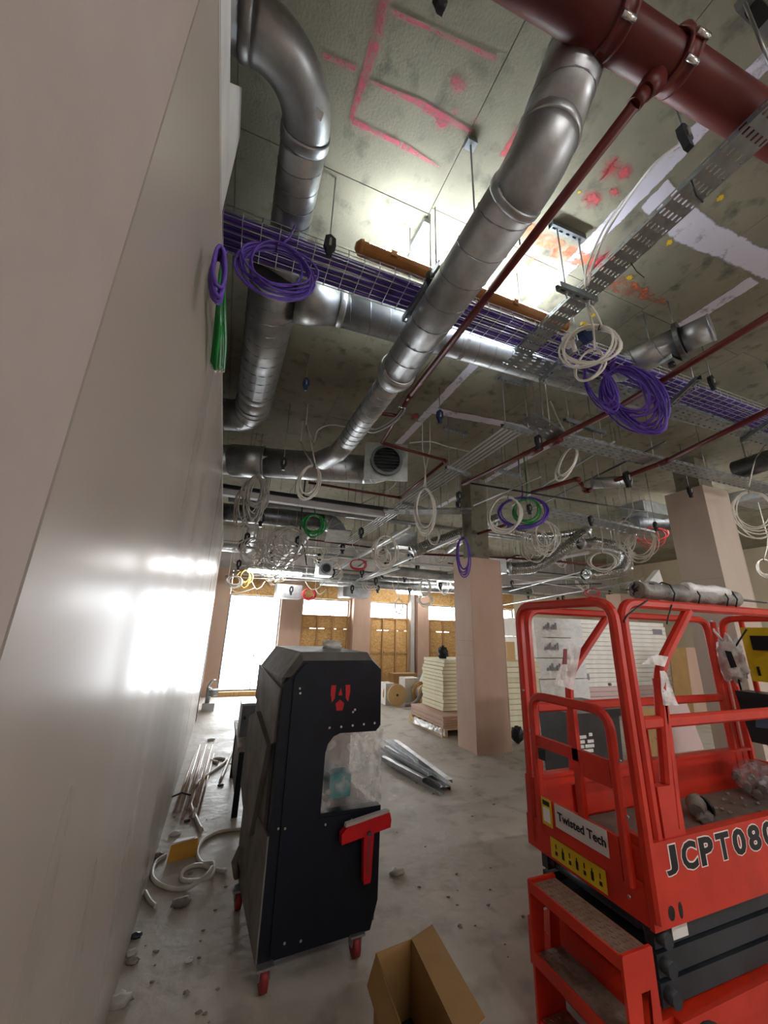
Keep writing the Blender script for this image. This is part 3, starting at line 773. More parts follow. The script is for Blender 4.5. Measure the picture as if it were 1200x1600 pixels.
for lab, a, b_ in (('slotted strut hung below the soffit left of the white hose loop', (768, 732), (818, 745)),
                   ('slotted strut hung below the soffit above the red pipe', (882, 655), (945, 677)),
                   ('short strut fixed near the white painted crossing', (694, 668), (730, 678))):
    trapeze(lab, az(*a, 3.62 if a[1] != 668 else 4.1), az(*b_, 3.62 if a[1] != 668 else 4.1))
D = thing('strut_anchor', 'short dark channel fixed to the soffit above the tray kink', 'channel', az(800, 595, SLAB-.03)); strut(D, az(780, 590, SLAB-.03), az(825, 602, SLAB-.03))

# trunking, white put in for its lit side, and dark tray row crossing behind the wide duct
D = thing('cable_trunking', 'white lit trunking crossing below the wide duct at the left', 'trunking', az(470, 775, 3.45))
a, b_ = az(345, 768, 3.45), az(600, 804, 3.45); MB().beam(a - (b_-a)*.3, b_, .1, .1).build('channel', 'plaster_white', D)
MB().beam(a - (b_-a)*.3 + Vector((0, -.08, .06)), b_ + Vector((.4, -.12, .06)), .04, .05).build('top_tray', 'black_plastic', D)
for k in range(5):
    e = a + (b_-a)*(k/4); MB().cyl((e.x, e.y, 3.45), (e.x, e.y, SLAB), .005, 6).build('hanger_rod', 'rod_zinc', D)
far_tray('slotted tray crossing behind the hanging white oval coil', az(600, 800, 3.4), az(735, 800, 3.4), .25, 3, .15, 2)
far_tray('slotted tray crossing right of the purple and green coils', az(850, 800, 3.3), az(1010, 835, 3.3), .3, 3, .15, 3)
# thin metal rails and conduits running to the windows
def rail(label, a, b_, z, r=.014, name='conduit', m='wire_zinc', sq=False, rods=2, z2=None):
    p, q = az(*a, z), az(*b_, z if z2 is None else z2)
    if q.y > 10.3 or q.y < 0: q = ay(*b_, 10.2)
    if p.y > 10.3 or p.y < 0: p = ay(*a, 10.2)
    D = thing(name, label, 'rail' if sq else 'conduit', (p+q)/2)
    (MB().beam(p, q, r*2.4, r*2.4) if sq else MB().cyl(p, q, r, 8)).build('rail' if sq else 'tube', m, D)
    for k in range(rods):
        e = p + (q-p)*((k+.5)/rods); MB().cyl((e.x, e.y, e.z), (e.x, e.y, SLAB), .004, 5).build('hanger_rod', 'rod_zinc', D)
rail('bright straight rail below the green coil pointing at the windows', (490, 828), (430, 908), 3.2, .016, 'mounting_rail', sq=True)
rail('bright straight rail rising from the window top towards the white oval coil', (640, 822), (506, 903), 3.1, .018, 'mounting_rail', sq=True)
rail('long bright rail in front of the middle column top', (718, 838), (540, 915), 3.0, .018, 'mounting_rail', sq=True)
rail('thin conduit crossing the windows at mid ceiling', (350, 845), (700, 868), 3.1)
rail('pale conduit crossing just over the window heads', (352, 900), (705, 918), 2.9, .02)
rail('dark conduit crossing over the second window', (400, 880), (715, 905), 2.95, .014, m='galvanised_dark')
rail('thin dark pipe passing over the middle column top to the right', (700, 880), (905, 900), 2.95, .012, m='black_plastic')
rail('pale conduit right of the middle column pointing at the windows', (960, 880), (790, 925), 2.9, .016)
rail('lower pale conduit right of the middle column', (1000, 908), (785, 945), 2.6, .018)
rail('black conduit right of the middle column above the lift', (940, 912), (785, 915), 2.9, .014, m='black_plastic')
rail('thin conduit crossing above the lift rail', (800, 905), (1060, 940), 2.8, .012)
rail('thin black pipe over the foil duct', (735, 755), (1010, 800), 3.45, .012, m='black_plastic', rods=3)
rail('thin pale conduit beside the red pipe', (960, 690), (800, 790), 3.55, .012)
rail('dark conduit under the tray at the right', (1040, 690), (820, 800), 3.6, .012, m='galvanised_dark')
rail('white conduit bending under the tray', (740, 790), (845, 745), 3.4, .01)
def far_duct(label, a, b_, z, r, m='galvanised', pitch=.2):
    p, q = az(*a, z), az(*b_, z)
    D = thing('spiral_duct', label, 'duct', p); section(D, p, q, r, pitch, m)
    for t in (.2, .8):
        e = p + (q-p)*t; MB().cyl((e.x, e.y, e.z), (e.x, e.y, SLAB), .004, 5).build('hanger_rod', 'rod_zinc', D)
far_duct('silver duct crossing low behind the middle column on its left', (590, 890), (712, 902), 2.95, .12, pitch=.3)
far_duct('silver duct row nearest the windows', (500, 908), (715, 922), 2.75, .1, pitch=.3)
far_duct('bright round duct behind the purple and green coils', (752, 822), (700, 860), 3.42, .07)
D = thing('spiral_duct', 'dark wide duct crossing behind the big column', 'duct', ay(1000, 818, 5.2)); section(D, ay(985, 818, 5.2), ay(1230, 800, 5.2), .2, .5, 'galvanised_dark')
for px in (1005, 1180): e = ay(px, 812, 5.2); MB().cyl((e.x, 5.2, e.z), (e.x, 5.2, SLAB), .004, 5).build('hanger_rod', 'rod_zinc', D)
far_duct('silver duct stub beside the red drop elbow', (925, 755), (985, 752), 3.45, .07)
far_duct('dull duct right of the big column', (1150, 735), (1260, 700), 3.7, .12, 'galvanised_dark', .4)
# lit batten near the windows
p, q = ay(388, 888, 8.9), ay(470, 913, 8.9); q.z = p.z = 2.85
D = thing('strip_light', 'lit white strip light crossing above the tall window', 'lamp', (p+q)/2)
MB().beam(p, q, .09, .05).build('body', 'plaster_white', D); MB().cyl(p + Vector((0, 0, -.065)), q + Vector((0, 0, -.065)), .032, 12).build('tube', 'strip_glow', D)
for e in (p*.8+q*.2, p*.2+q*.8): MB().cyl(e, (e.x, e.y, SLAB), .004, 5).build('hanger_rod', 'rod_zinc', D)
for n_, (px, py, Y_) in enumerate(((705, 905, 9.2), (640, 924, 9.6))):
    p = ay(px, py, Y_); D = thing('strip_light', ('lit strip light at the column edge near the windows', 'lit strip light over the third window', 'lit strip light in the services before the second pier', 'lit strip light in the services right of the middle column')[n_], 'lamp', p)
    MB().bx(p.x-.4, p.x+.4, p.y-.05, p.y+.05, p.z, p.z+.05).build('body', 'plaster_white', D); MB().cyl(p + Vector((-.38, 0, -.045)), p + Vector((.38, 0, -.045)), .032, 12).build('tube', 'strip_glow', D)
    MB().cyl(p, (p.x, p.y, SLAB), .004, 5).build('hanger_rod', 'rod_zinc', D)
# added strip lights for fill, unseen beyond the frame or behind the big column
for x, y in ((1.3, -1.9), (4.4, -1.9), (7.6, -1.6), (10.5, -1.2), (11.2, 2.6), (7.75, 4.05)):
    D = thing('strip_light', 'added fill strip light under the soffit, hidden behind the big column' if y > 4 else 'added fill strip light hung under the soffit out of view', 'lamp', (x, y, 3.75), 'added fill strip lights')
    hw = .6 if y > 4 else .75; MB().bx(x-hw, x+hw, y-.05, y+.05, 3.77, 3.82).build('body', 'plaster_white', D); MB().bx(x-hw+.02, x+hw-.02, y-.04, y+.04, 3.735, 3.768).build('diffuser', 'strip_glow', D)
    for e in (-.5, .5): MB().cyl((x+e, y, 3.82), (x+e, y, SLAB), .004, 5).build('hanger_rod', 'rod_zinc', D)

# --- fan boxes and foil ducts
def fan_box(label, c, sx, sy, sz, mouth=True):
    c = Vector(c); D = thing('fan_box', label, 'fan unit', c)
    MB().bx(c.x-sx/2, c.x+sx/2, c.y-sy/2, c.y+sy/2, c.z-sz/2, c.z+sz/2).build('casing', 'galvanised', D)
    if mouth:
        q = c + Vector((0, -sy/2, 0)); MB().disc_ring(q, (0, -1, 0), sz*.28, sz*.36, .04).build('spigot', 'galvanised_dark', D)
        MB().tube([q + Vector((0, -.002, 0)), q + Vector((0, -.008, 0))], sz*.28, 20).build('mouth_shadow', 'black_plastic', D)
    for e in (-1, 1): MB().cyl((c.x+e*sx*.45, c.y, c.z+sz/2), (c.x+e*sx*.45, c.y, SLAB), .004, 5).build('hanger_rod', 'rod_zinc', D)
fan_box('small grey duct box with a round black mouth near the windows', ay(506, 890, 8.2), .3, .4, .3)
fan_box('flat galvanised fan box above the second window', ay(450, 925, 9.9), .6, .5, .32, False)
fan_box('galvanised fan box above the second pier', ay(552, 925, 9.8), .7, .5, .3, False)
fan_box('grey plenum box feeding the foil duct right of the column', ay(768, 886, 6.0), .38, .4, .26, False)
fan_box('galvanised fan box hung beyond the white coils', ay(630, 845, 6.6), .4, .4, .3, False)
fan_box('dark fan unit hung high behind the right column', ay(1010, 795, 5.0), .9, .5, .35, False)
fan_box('dark fan unit hung at the right frame edge', ay(1185, 770, 3.6), .8, .5, .4, False)
def foil_duct(label, pts, r):
    C_ = bez(pts, 16); rs = []; P = []
    L = 0
    for i in range(len(C_)-1):
        for k in range(2):
            P.append(C_[i].lerp(C_[i+1], k/2)); rs.append(r*(1.0 if len(P) % 2 else .9)*(1 + .05*mnoise.noise(P[-1]*7)))
    D = thing('flexible_duct', label, 'flexible duct', pts[0])
    MB().tube(P, rs, 16, smooth=False).build('foil_sleeve', 'foil', D)
    for e in (P[len(P)//3], P[2*len(P)//3]): MB().cyl((e.x, e.y, e.z + r*.8), (e.x, e.y, SLAB), .005, 6).build('hanger_rod', 'rod_zinc', D)
    for e, f in ((0, 1), (-1, -2)):
        d = (P[e] - P[f]).normalized(); collar(D, P[e], d, r*.98, .06, name='clamp_band')
foil_duct('crinkled foil duct left of the middle column', [ay(645, 862, 5.9), ay(690, 845, 5.8), ay(735, 828, 5.7), ay(775, 812, 5.9)], .11)
foil_duct('crinkled foil duct right of the middle column rising from the plenum box', [ay(795, 888, 5.9), ay(835, 885, 5.7), ay(875, 862, 5.5), ay(915, 832, 5.4)], .12)
foil_duct('crinkled foil duct stub at the top of the plenum duct', [ay(795, 828, 5.6), ay(850, 838, 5.5), ay(920, 828, 5.5)], .07)
foil_duct('hook shaped crinkled foil duct above the lift', [ay(908, 850, 5.1), ay(945, 850, 5.0), ay(978, 862, 4.9), ay(972, 890, 4.9), ay(940, 898, 5.0), ay(915, 898, 5.0)], .1)
MBs = None

# --- hangers: rod with plastic clip
def clip_mb(p, s_=1.):
    a = [(-.032, .05), (0, .075), (.034, .052), (.038, -.015), (.014, -.05), (.02, -.085), (-.012, -.085), (-.02, -.05), (-.036, -.01)]
    return MB().prism([Vector((p.x + u*s_, p.y - .016*s_, p.z + v*s_)) for u, v in a], (0, .032*s_, 0))
def hanger(label, px, py, z, m='black_plastic', s_=1., Y=None, group=None):
    p = ay(px, py, Y) if Y else az(px, py, z)
    D = thing('rod_hanger', label, 'hanger', p, group)
    MB().cyl((p.x, p.y, p.z + .04*s_), (p.x, p.y, SLAB), .0045, 6).build('rod', 'rod_zinc', D)
    b2 = clip_mb(p, s_).build('clip', m, D)
    MB().tube([p + Vector((0, -.022*s_, .03*s_)), p + Vector((0, -.02*s_, -.02*s_))], .008*s_, 8).build('cartridge', 'rubber_grey' if m == 'black_plastic' else 'wire_zinc', b2)
hanger('black rod hanger clip just above the left end of the purple cables', 515, 383, 3.66, s_=.9)
hanger('dark blue rod hanger clip hanging right of the wall duct', 478, 600, 3.86, 'blue_plastic', .9)
hanger('dark blue rod hanger clip near the white painted crossing', 687, 650, 3.84, 'blue_plastic', 1.)
hanger('black rod hanger clip close below the thick red main', 1070, 213, 4.0, s_=1.)
hanger('black rod hanger clip at the bracket between cables and falling duct', 673, 436, 3.66, s_=.8)
hanger('black rod hanger ring right of the purple coil', 1112, 597, 3.75, s_=.9)
hanger('black rod hanger clip under the kink of the tray', 841, 690, 3.45, s_=1.)
hanger('black rod hanger clip on the red drop pipe', 980, 748, 3.4, s_=1.3)
hanger('black rod hanger hook in front of the right column', 1078, 768, 3.5, s_=1.)
hanger('black rod hanger clip inside the purple and green coils', 827, 795, 3.3, s_=1.)
hanger('black rod hanger clip above the fan box by the conduits', 717, 776, 3.45, s_=1.1)
hanger('black rod hanger clip beside the white hook coil', 923, 813, 3.2, s_=1.)
hanger('black rod hanger clip by the red cable coil', 1024, 822, 3.3, s_=1.)
hanger('black rod hanger clip on the wide duct', 443, 724, 3.42, s_=1.)
far = [(408, 812), (386, 841), (377, 852), (373, 882), (425, 868), (564, 832), (535, 857), (465, 846), (717, 790), (640, 868), (622, 838), (652, 888), (565, 895), (597, 896), (587, 908), (632, 903),
       (668, 900), (688, 915), (712, 915), (498, 872), (520, 895), (550, 920), (455, 922), (590, 920), (800, 912), (825, 930), (872, 938), (953, 927), (930, 845), (880, 935), (640, 922), (1090, 828), (760, 868), (604, 880)]
for k, (px, py) in enumerate(far):
    Y_ = 5.2 + (py - 790)/140*4.4
    hanger('small black rod hanger clip in the crowd of far ceiling hangers', px, py, 0, s_=1.35, Y=Y_, group='far ceiling rod hangers')
# wires between hangers
def cable(label, pts, r=.006, m='white_cable', name='loose_cable'):
    o = MB().tube(bez(pts), r, 6).build(name, m); return tag(o, label, 'cable')

# --- cable coils
def coil(label, px, py, rx, ry, Y, m, turns=6, r=.005, tilt=0, spread=.12, group=None, hang=None, z=None, tie=True, yaw=None):
    c = az(px, py, z) if z else ay(px, py, Y)
    sc = depth(c)/FPX; rx, ry = rx*sc, ry*sc
    look = Vector((c.x, c.y, 0)).normalized(); u = Vector((look.y, -look.x, 0)); v = Vector((0, 0, 1)); nrm = look
    if tilt: Rm = Matrix.Rotation(math.radians(tilt), 3, nrm); u = Rm @ u; v = Rm @ v
    spread *= 1.6; rng = random.Random(int(px*7 + py)); pts = []; n = 22
    k0 = 1.0
    for i in range(turns*n+1):
        t = i/n; a = 2*math.pi*t + math.pi/2
        w1 = 1 + spread*math.sin(t*2.4 + px) * .6 + spread*.5*math.sin(t*5.1 + py)
        w2 = 1 + spread*math.cos(t*1.9 + py) * .6
        pts.append(c + u*(math.cos(a)*rx*w1) + v*(math.sin(a)*ry*w2 + ry*(1-w2)*.8) + nrm*(.02*math.sin(t*1.3*2 + px) + .012*math.sin(t*7)))
    D = thing('cable_coil', label, 'cable coil', c, group)
    MB().tube(pts, r, 6).build('winding', m, D)
    top = c + v*ry*1.0
    if tie: MB().tube([top + u*.0 + v*(.03) , top + nrm*.03, top - v*.03, top - nrm*.03, top + v*.03], .004, 5).build('tie', 'black_plastic', D)
    if hang is None: MB().cyl(top, (top.x, top.y, SLAB), .003, 5).build('hanger_wire', 'rod_zinc', D)
    if hang: 
        for k, h in enumerate(hang):
            h = Vector(h)
            if h.y > 2.4 and h.z < SLAB - .01: MB().cyl(h, (h.x, h.y, SLAB), r*.8, 6).build('lead', m, D)
            q = top + u*(.012*(1-2*(k % 2))); MB().tube([q, q.lerp(h, .5) + u*.015*(1-2*(k % 2)), h], r, 6).build('lead', m, D)
    return c, D
def up_to(px, py, z): return az(px, py, z)
coil('round purple cable coil tied to the left end of the wire basket', 433, 421, 52, 44, 1.6, 'purple_cable', 9, .0058, tilt=-8, spread=.16, hang=[Vector((.07, 1.66, 3.74))])
coil('thin purple cable loop hanging against the plastered wall', 341, 430, 9, 42, ax(341, 430, -.17).y, 'purple_cable', 8, .006, tilt=-6, hang=[az(350, 388, 3.70)])
B_ = thing('cable_tails', 'bunch of green cable tails hanging down the plastered wall', 'cables', ax(343, 450, -.19))
for k in range(13):
    t = ax(343 + (k % 6)*1.4, 450 + (k % 3)*6, -.19 + .004*(k % 4)); b2 = ax(331 + k*1.7, 566 + (k*5 % 4)*4, -.212 + .006*(k % 4))
    o = MB().tube(bez([ax(349, 400, -.2), t, t.lerp(b2, .5) + Vector((.004*(k % 3), 0, 0)), b2]), .0075, 6).build('tail', 'green_cable', B_)
    MB().cyl(b2, b2 - Vector((0, 0, .015)), .0055, 6).build('bare_end', 'paper_white', o)
coil('oval white cable coil hanging below the trapeze bracket', 920, 540, 40, 34, 0, 'white_cable', 4, .008, z=3.52, tilt=35, hang=[az(915, 468, 3.66)])
coil('small white cable loop below the oval white coil', 920, 570, 20, 26, 0, 'white_cable', 2, .008, z=3.5, tilt=20, tie=False, hang=[az(915, 468, 3.66)])
coil('big bulging purple cable coil hanging from the tray at the right', 985, 617, 27, 56, 0, 'purple_cable', 20, .0078, z=3.45, tilt=-20, spread=.26, hang=[az(955, 560, 3.72), az(962, 562, 3.72)])
coil('small purple cable loop beside the big purple coil', 938, 603, 16, 45, 0, 'purple_cable', 4, .006, z=3.5, tilt=-15, hang=[az(935, 555, 3.72)])
coil('white cable coil hanging in front of the wide duct', 483, 752, 15, 28, 3.9, 'white_cable', 5, .008, tilt=12, hang=[az(478, 665, 3.9), az(470, 690, 3.9)])
coil('long narrow white cable coil hanging left of the conduit rack', 664, 797, 14, 35, 4.3, 'white_cable', 7, .008, hang=[az(660, 700, 3.8), az(672, 700, 3.8)])
coil('drooping white hose loop under the kink of the tray', 886, 722, 10, 27, 2.9, 'white_cable', 4, .009, tilt=28, hang=[az(862, 688, 3.5), Vector((ay(868, 697, 2.9).x, 2.9, SLAB))])
coil('large round purple cable coil hanging near the middle column', 817, 800, 36, 24, 3.9, 'purple_cable', 8, .009, spread=.06, hang=[az(812, 745, 3.9)])
coil('round green cable coil inside the large purple one', 823, 798, 19, 19, 3.85, 'green_cable', 5, .008, spread=.1, hang=[az(820, 735, 3.9)])
coil('white cable loop just left of the large purple coil', 788, 803, 24, 29, 4.0, 'white_cable', 3, .012, spread=.08, tilt=15)
coil('white cable coil below right of the large purple coil', 852, 838, 17, 24, 4.2, 'white_cable', 7, .008, spread=.2)
coil('thin white cable coil under the purple and green coils', 836, 848, 16, 22, 4.4, 'white_cable', 4, .006, spread=.25)
coil('narrow purple cable coil hanging on the middle column', 724, 868, 9, 28, 5.0, 'purple_cable', 6, .009, spread=.15)
coil('upper white cable coil hanging left of the right column', 978, 835, 12, 22, 4.4, 'white_cable', 5, .008, spread=.2, hang=[az(990, 795, 3.6)])
coil('large white cable coil hanging left of the right column', 1002, 850, 18, 24, 4.3, 'white_cable', 7, .009, spread=.15, tilt=20)
coil('tangled red cable coil behind the large white coil', 1018, 838, 18, 14, 4.6, 'red_cable', 5, .008, spread=.3)
coil('white cable coil hanging over the hook shaped foil duct', 942, 877, 18, 14, 4.5, 'white_cable', 4, .009, spread=.12, hang=[az(938, 820, 3.6)])
coil('white cable coil at the right frame edge by the big column', 1178, 800, 24, 34, 3.0, 'white_cable', 6, .009, spread=.16, hang=[az(1168, 705, 3.8), az(1175, 705, 3.8)])
coil('small white cable coil low at the right frame edge', 1196, 887, 9, 13, 3.6, 'white_cable', 5, .008, hang=[ay(1200, 840, 3.6)])
coil('round white cable coil in front of the far ceiling', 602, 862, 17, 26, 5.4, 'white_cable', 6, .009, spread=.12, hang=[az(606, 815, 3.5), az(600, 815, 3.5)])
coil('small tangle of white cable inside the round white coil', 598, 868, 9, 12, 5.6, 'white_cable', 3, .008, spread=.3)
coil('flat red cable coil hanging over the second pier', 560, 882, 12, 8, 6.5, 'red_cable', 4, .01, spread=.1)
coil('pinkish red cable coil at the window head', 483, 928, 9, 8, 9.3, 'red_cable', 5, .014, spread=.12)
coil('red cable coil above the lift front rail', 926, 926, 10, 6, 6.0, 'red_cable', 4, .009, spread=.2)
coil('green cable coil hanging at the third duct row', 490, 820, 15, 16, 5.0, 'green_cable', 7, .009, spread=.2, hang=[az(488, 790, 3.6)])
coil('grey cable bundle loops hanging below the trunking', 398, 775, 14, 32, 4.7, 'grey_cable', 12, .009, spread=.35, hang=[az(392, 740, 3.6), az(402, 740, 3.6)])
coil('thin grey cable loop left of the grey bundle', 378, 790, 9, 30, 4.8, 'grey_cable', 4, .007, spread=.2)
coil('large grey tangled cable coil under the third duct row', 450, 850, 24, 28, 5.6, 'grey_cable', 6, .01, spread=.25, tilt=20)
coil('thin grey cable tangle beside the bright thin duct', 395, 858, 16, 18, 5.8, 'grey_cable', 5, .008, spread=.3)
coil('sprawling grey cable tangle above the strip light', 428, 858, 24, 20, 5.9, 'grey_cable', 6, .008, spread=.4)
coil('white cable coil above the first pier', 366, 908, 10, 8, 9.0, 'white_cable', 6, .013, spread=.2)
coil('amber and white cable coil above the tall window', 383, 902, 8, 11, 9.2, 'yellow_cable', 5, .013, spread=.3)
coil('round white cable coil over the third window', 664, 918, 8, 11, 8.4, 'white_cable', 4, .012, spread=.15)
coil('white cable coil low over the third pier', 665, 938, 10, 8, 9.0, 'white_cable', 5, .012, spread=.2)
coil('oval white cable coil hanging into the third window', 623, 947, 6, 10, 9.2, 'white_cable', 3, .012, spread=.15, hang=[ay(622, 915, 9.2)])
coil('white cable loop beside the foil duct left of the column', 678, 838, 8, 12, 5.4, 'white_cable', 3, .009, spread=.12)
cable('white cable drooping along the soffit left of the falling duct', [az(480, 665, 4.1), az(490, 690, 3.9), az(497, 672, 4.0), az(520, 664, 4.1), az(560, 672, 4.1)], .009)
cable('white cable pair rising from the trapeze bracket past the red main', [az(918, 445, 3.6), az(930, 405, 3.9), az(955, 350, 4.1), az(1015, 265, 4.15), az(1062, 225, 4.17)], .008)
cable('thin white cable beside the cable pair at the trapeze bracket', [az(914, 450, 3.6), az(918, 415, 3.85), az(945, 355, 4.1), az(975, 312, 4.17)], .006)
cable('white cable drooping from the mouth plate to the conduit rack', [az(640, 692, 3.9), az(672, 690, 3.95), az(700, 698, 3.9), az(735, 706, 3.7)], .008)
cable('white cables hanging at the right edge over the big coil', [az(1200, 690, 3.9), az(1180, 720, 3.7), az(1170, 760, 3.4)], .008)
cable('black cable hooked over the conduits above the strip light', [Vector((ay(468, 846, 6).x, 6, SLAB)), ay(468, 838, 6), ay(470, 846, 6), ay(476, 862, 6), ay(479, 884, 6)], .012, 'black_plastic')
cable('brown cable running under the tray by the mouth plate', [az(615, 740, 3.7), az(614, 760, 3.6), az(560, 790, 3.6)], .01, 'grey_cable')
cable('black cable sagging behind the column top', [ay(742, 882, 5.9), ay(770, 884, 5.9), ay(800, 870, 5.8), ay(812, 868, 5.8)], .012, 'black_plastic')
# the crowd of cables, loops and conduits nearest the windows
rngf = random.Random(11)
def far_y(py): return 5.2 + (py - 790)/140*4.6
for k in range(26):
    px, py = rngf.uniform(355, 1000), rngf.uniform(845, 925)
    if 700 < px < 785: px += 90
    Yk = far_y(py); wd = rngf.uniform(15, 45); sg = rngf.uniform(4, 16)
    o = MB().tube(bez([ay(px, py, Yk), ay(px + wd*.3, py + sg, Yk), ay(px + wd*.7, py + sg*.8, Yk), ay(px + wd, py + rngf.uniform(-4, 4), Yk)], 6), .011, 5).tube([ay(px, py, Yk), Vector((ay(px, py, Yk).x, Yk, SLAB))], .005, 5).build('loose_cable', rngf.choice(('white_cable', 'white_cable', 'grey_cable')))
    tag(o, 'thin pale cable drooping in the crowd of far ceiling services', 'cable', 'drooping cables of the far ceiling')
for k in range(16):
    px, py = rngf.uniform(360, 1000), rngf.uniform(850, 915)
    if 700 < px < 785: px += 90
    coil('small white cable coil in the crowd of far ceiling services', px, py, rngf.uniform(6, 12), rngf.uniform(8, 14), far_y(py), 'white_cable', 4, .009, spread=.3, tilt=rngf.uniform(-30, 30), group='small coils of the far ceiling', tie=False)
for k, (xa_, xb_, y_, z_, r_k, m_) in enumerate(((-.2, 9, 6.3, 3.55, .05, 'galvanised'), (-.2, 9.5, 7.9, 3.1, .03, 'wire_zinc'), (0, 9.5, 9.4, 2.78, .03, 'wire_zinc'), (.3, 9.0, 9.9, 2.95, .09, 'galvanised'))):
    D = thing('service_pipe', ('galvanised pipe crossing the hall in the %s row of far ceiling pipes' % ('first', 'second', 'third', 'last')[k]), 'pipe', (xa_, y_, z_))
    MB().cyl((xa_, y_, z_), (xb_, y_, z_), r_k, 14).build('pipe', m_, D)
    for j in range(6): xx = xa_ + .6 + j*1.5; MB().cyl((xx, y_, z_), (xx, y_, SLAB), .005, 5).build('hanger_rod', 'rod_zinc', D)
for k, (x_, ya_, yb_, z_) in enumerate(((.9, 6.6, 10.2, 2.9), (2.6, 5.6, 10.2, 3.15), (3.1, 7.0, 10.3, 2.8), (5.0, 5.9, 10.2, 3.0), (6.2, 5.2, 10.2, 3.1), (7.6, 5.4, 10.2, 2.95))):
    D = thing('mounting_rail', 'white metal rail running to the windows, number %s from the plastered wall' % ('one', 'two', 'three', 'four', 'five', 'six')[k], 'rail', (x_, ya_, z_))
    MB().bx(x_-.03, x_+.03, ya_, yb_, z_, z_+.04).build('rail', 'plaster_white', D)
    for j in range(4): yy = ya_ + .3 + j*(yb_-ya_-.6)/3; MB().cyl((x_, yy, z_), (x_, yy, SLAB), .005, 5).build('hanger_rod', 'rod_zinc', D)
# grey junction box and white gland on the bracket by the white coil
p = az(920, 520, 3.66); D = thing('junction_box', 'dark blue and yellow connector box beside the white coil', 'box', p)
MB().prism([p + Vector(v) for v in ((-.06, 0, .05), (.05, 0, .09), (.06, 0, -.03), (0, 0, -.07), (-.05, 0, -.03))], (0, .05, 0)).build('body', 'blue_plastic', D)
MB().bx(p.x-.075, p.x+.03, p.y-.02, p.y+.0, p.z+.03, p.z+.055).build('strap', 'yellow_plastic', D)
p = az(888, 535, 3.64); D = thing('cable_gland', 'white connector block on the bracket below the white coil', 'box', p)
MB().bx(p.x-.03, p.x+.03, p.y-.03, p.y+.03, p.z-.03, p.z+.05).build('body', 'paper_white', D); MB().cyl(p + Vector((0, -.03, -.01)), p + Vector((.02, -.03, -.09)), .016, 8).build('tail', 'paper_white', D)
# dark clip at the top edge of the picture
p = az(687, 2, 4.1); o = clip_mb(p, .8).build('soffit_clip', 'black_plastic'); tag(o, 'black clip at the top edge of the picture under the soffit', 'clip')
p = az(1180, 22, 4.0); D = thing('beam_clamp', 'black and zinc clamp with rod at the top right corner', 'clamp', p)
MB().beam(az(1160, 0, 4.05), az(1215, 55, 4.05), .05, .05).build('channel', 'zinc_strut', D); MB().beam(az(1176, 10, 4.0), az(1195, 30, 4.0), .05, .03).build('clip', 'black_plastic', D)
MB().cyl(az(1164, 5, 4.0), az(1205, 105, 3.7), .006, 6).build('rod', 'rod_zinc', D)

# ================================================================== things on the floor
def text_mb(s, size, org, xd, up, bold=0, ext=.0008):
    cu = bpy.data.curves.new('t', 'FONT'); cu.body = s; cu.size = size; cu.offset = bold; cu.extrude = ext; cu.resolution_u = 3
    o = bpy.data.objects.new('t', cu); COL.objects.link(o); bpy.context.view_layer.update()
    me = bpy.data.meshes.new_from_object(o.evaluated_get(bpy.context.evaluated_depsgraph_get()))
    xd, up = Vector(xd).normalized(), Vector(up).normalized(); nz = xd.cross(up); org = Vector(org)
    a = MB().add([org + xd*v.co.x + up*v.co.y + nz*v.co.z for v in me.vertices], [tuple(p.vertices) for p in me.polygons])
    bpy.data.objects.remove(o); bpy.data.curves.remove(cu); bpy.data.meshes.remove(me)
    return a
def rtube(pts, nrm, w_, h, a=None):
    """rectangular tube with eased edges swept along a planar path; w_ along nrm, h in the plane"""
    a = a or MB(); P = [Vector(p) for p in pts]; nrm = Vector(nrm).normalized(); k = len(P); vs = []
    e = min(w_, h)*.25
    prof = [(-w_/2+e, -h/2), (w_/2-e, -h/2), (w_/2, -h/2+e), (w_/2, h/2-e), (w_/2-e, h/2), (-w_/2+e, h/2), (-w_/2, h/2-e), (-w_/2, -h/2+e)]
    for i in range(k):
        t = (P[min(i+1, k-1)] - P[max(i-1, 0)]).normalized(); s_ = t.cross(nrm).normalized()
        for (u, v) in prof: vs.append(P[i] + nrm*u + s_*v)
    fs = [(i*8+j, i*8+(j+1) % 8, (i+1)*8+(j+1) % 8, (i+1)*8+j) for i in range(k-1) for j in range(8)]
    fs += [tuple(range(8))[::-1], tuple((k-1)*8+j for j in range(8))]
    a.add(vs, fs); return a

# --- robot: tall dark wheeled machine
RO = Vector((.355, 2.365, 0)); RM = rotz(4, RO)
def rb(mb, name, m, parent): return mb.xf(RM).build(name, m, parent)
Rb = thing('site_robot', 'tall dark wheeled site machine with red emblem and red squeegee', 'machine', RO)
W_, H_, DP = .625, 1.5, .84
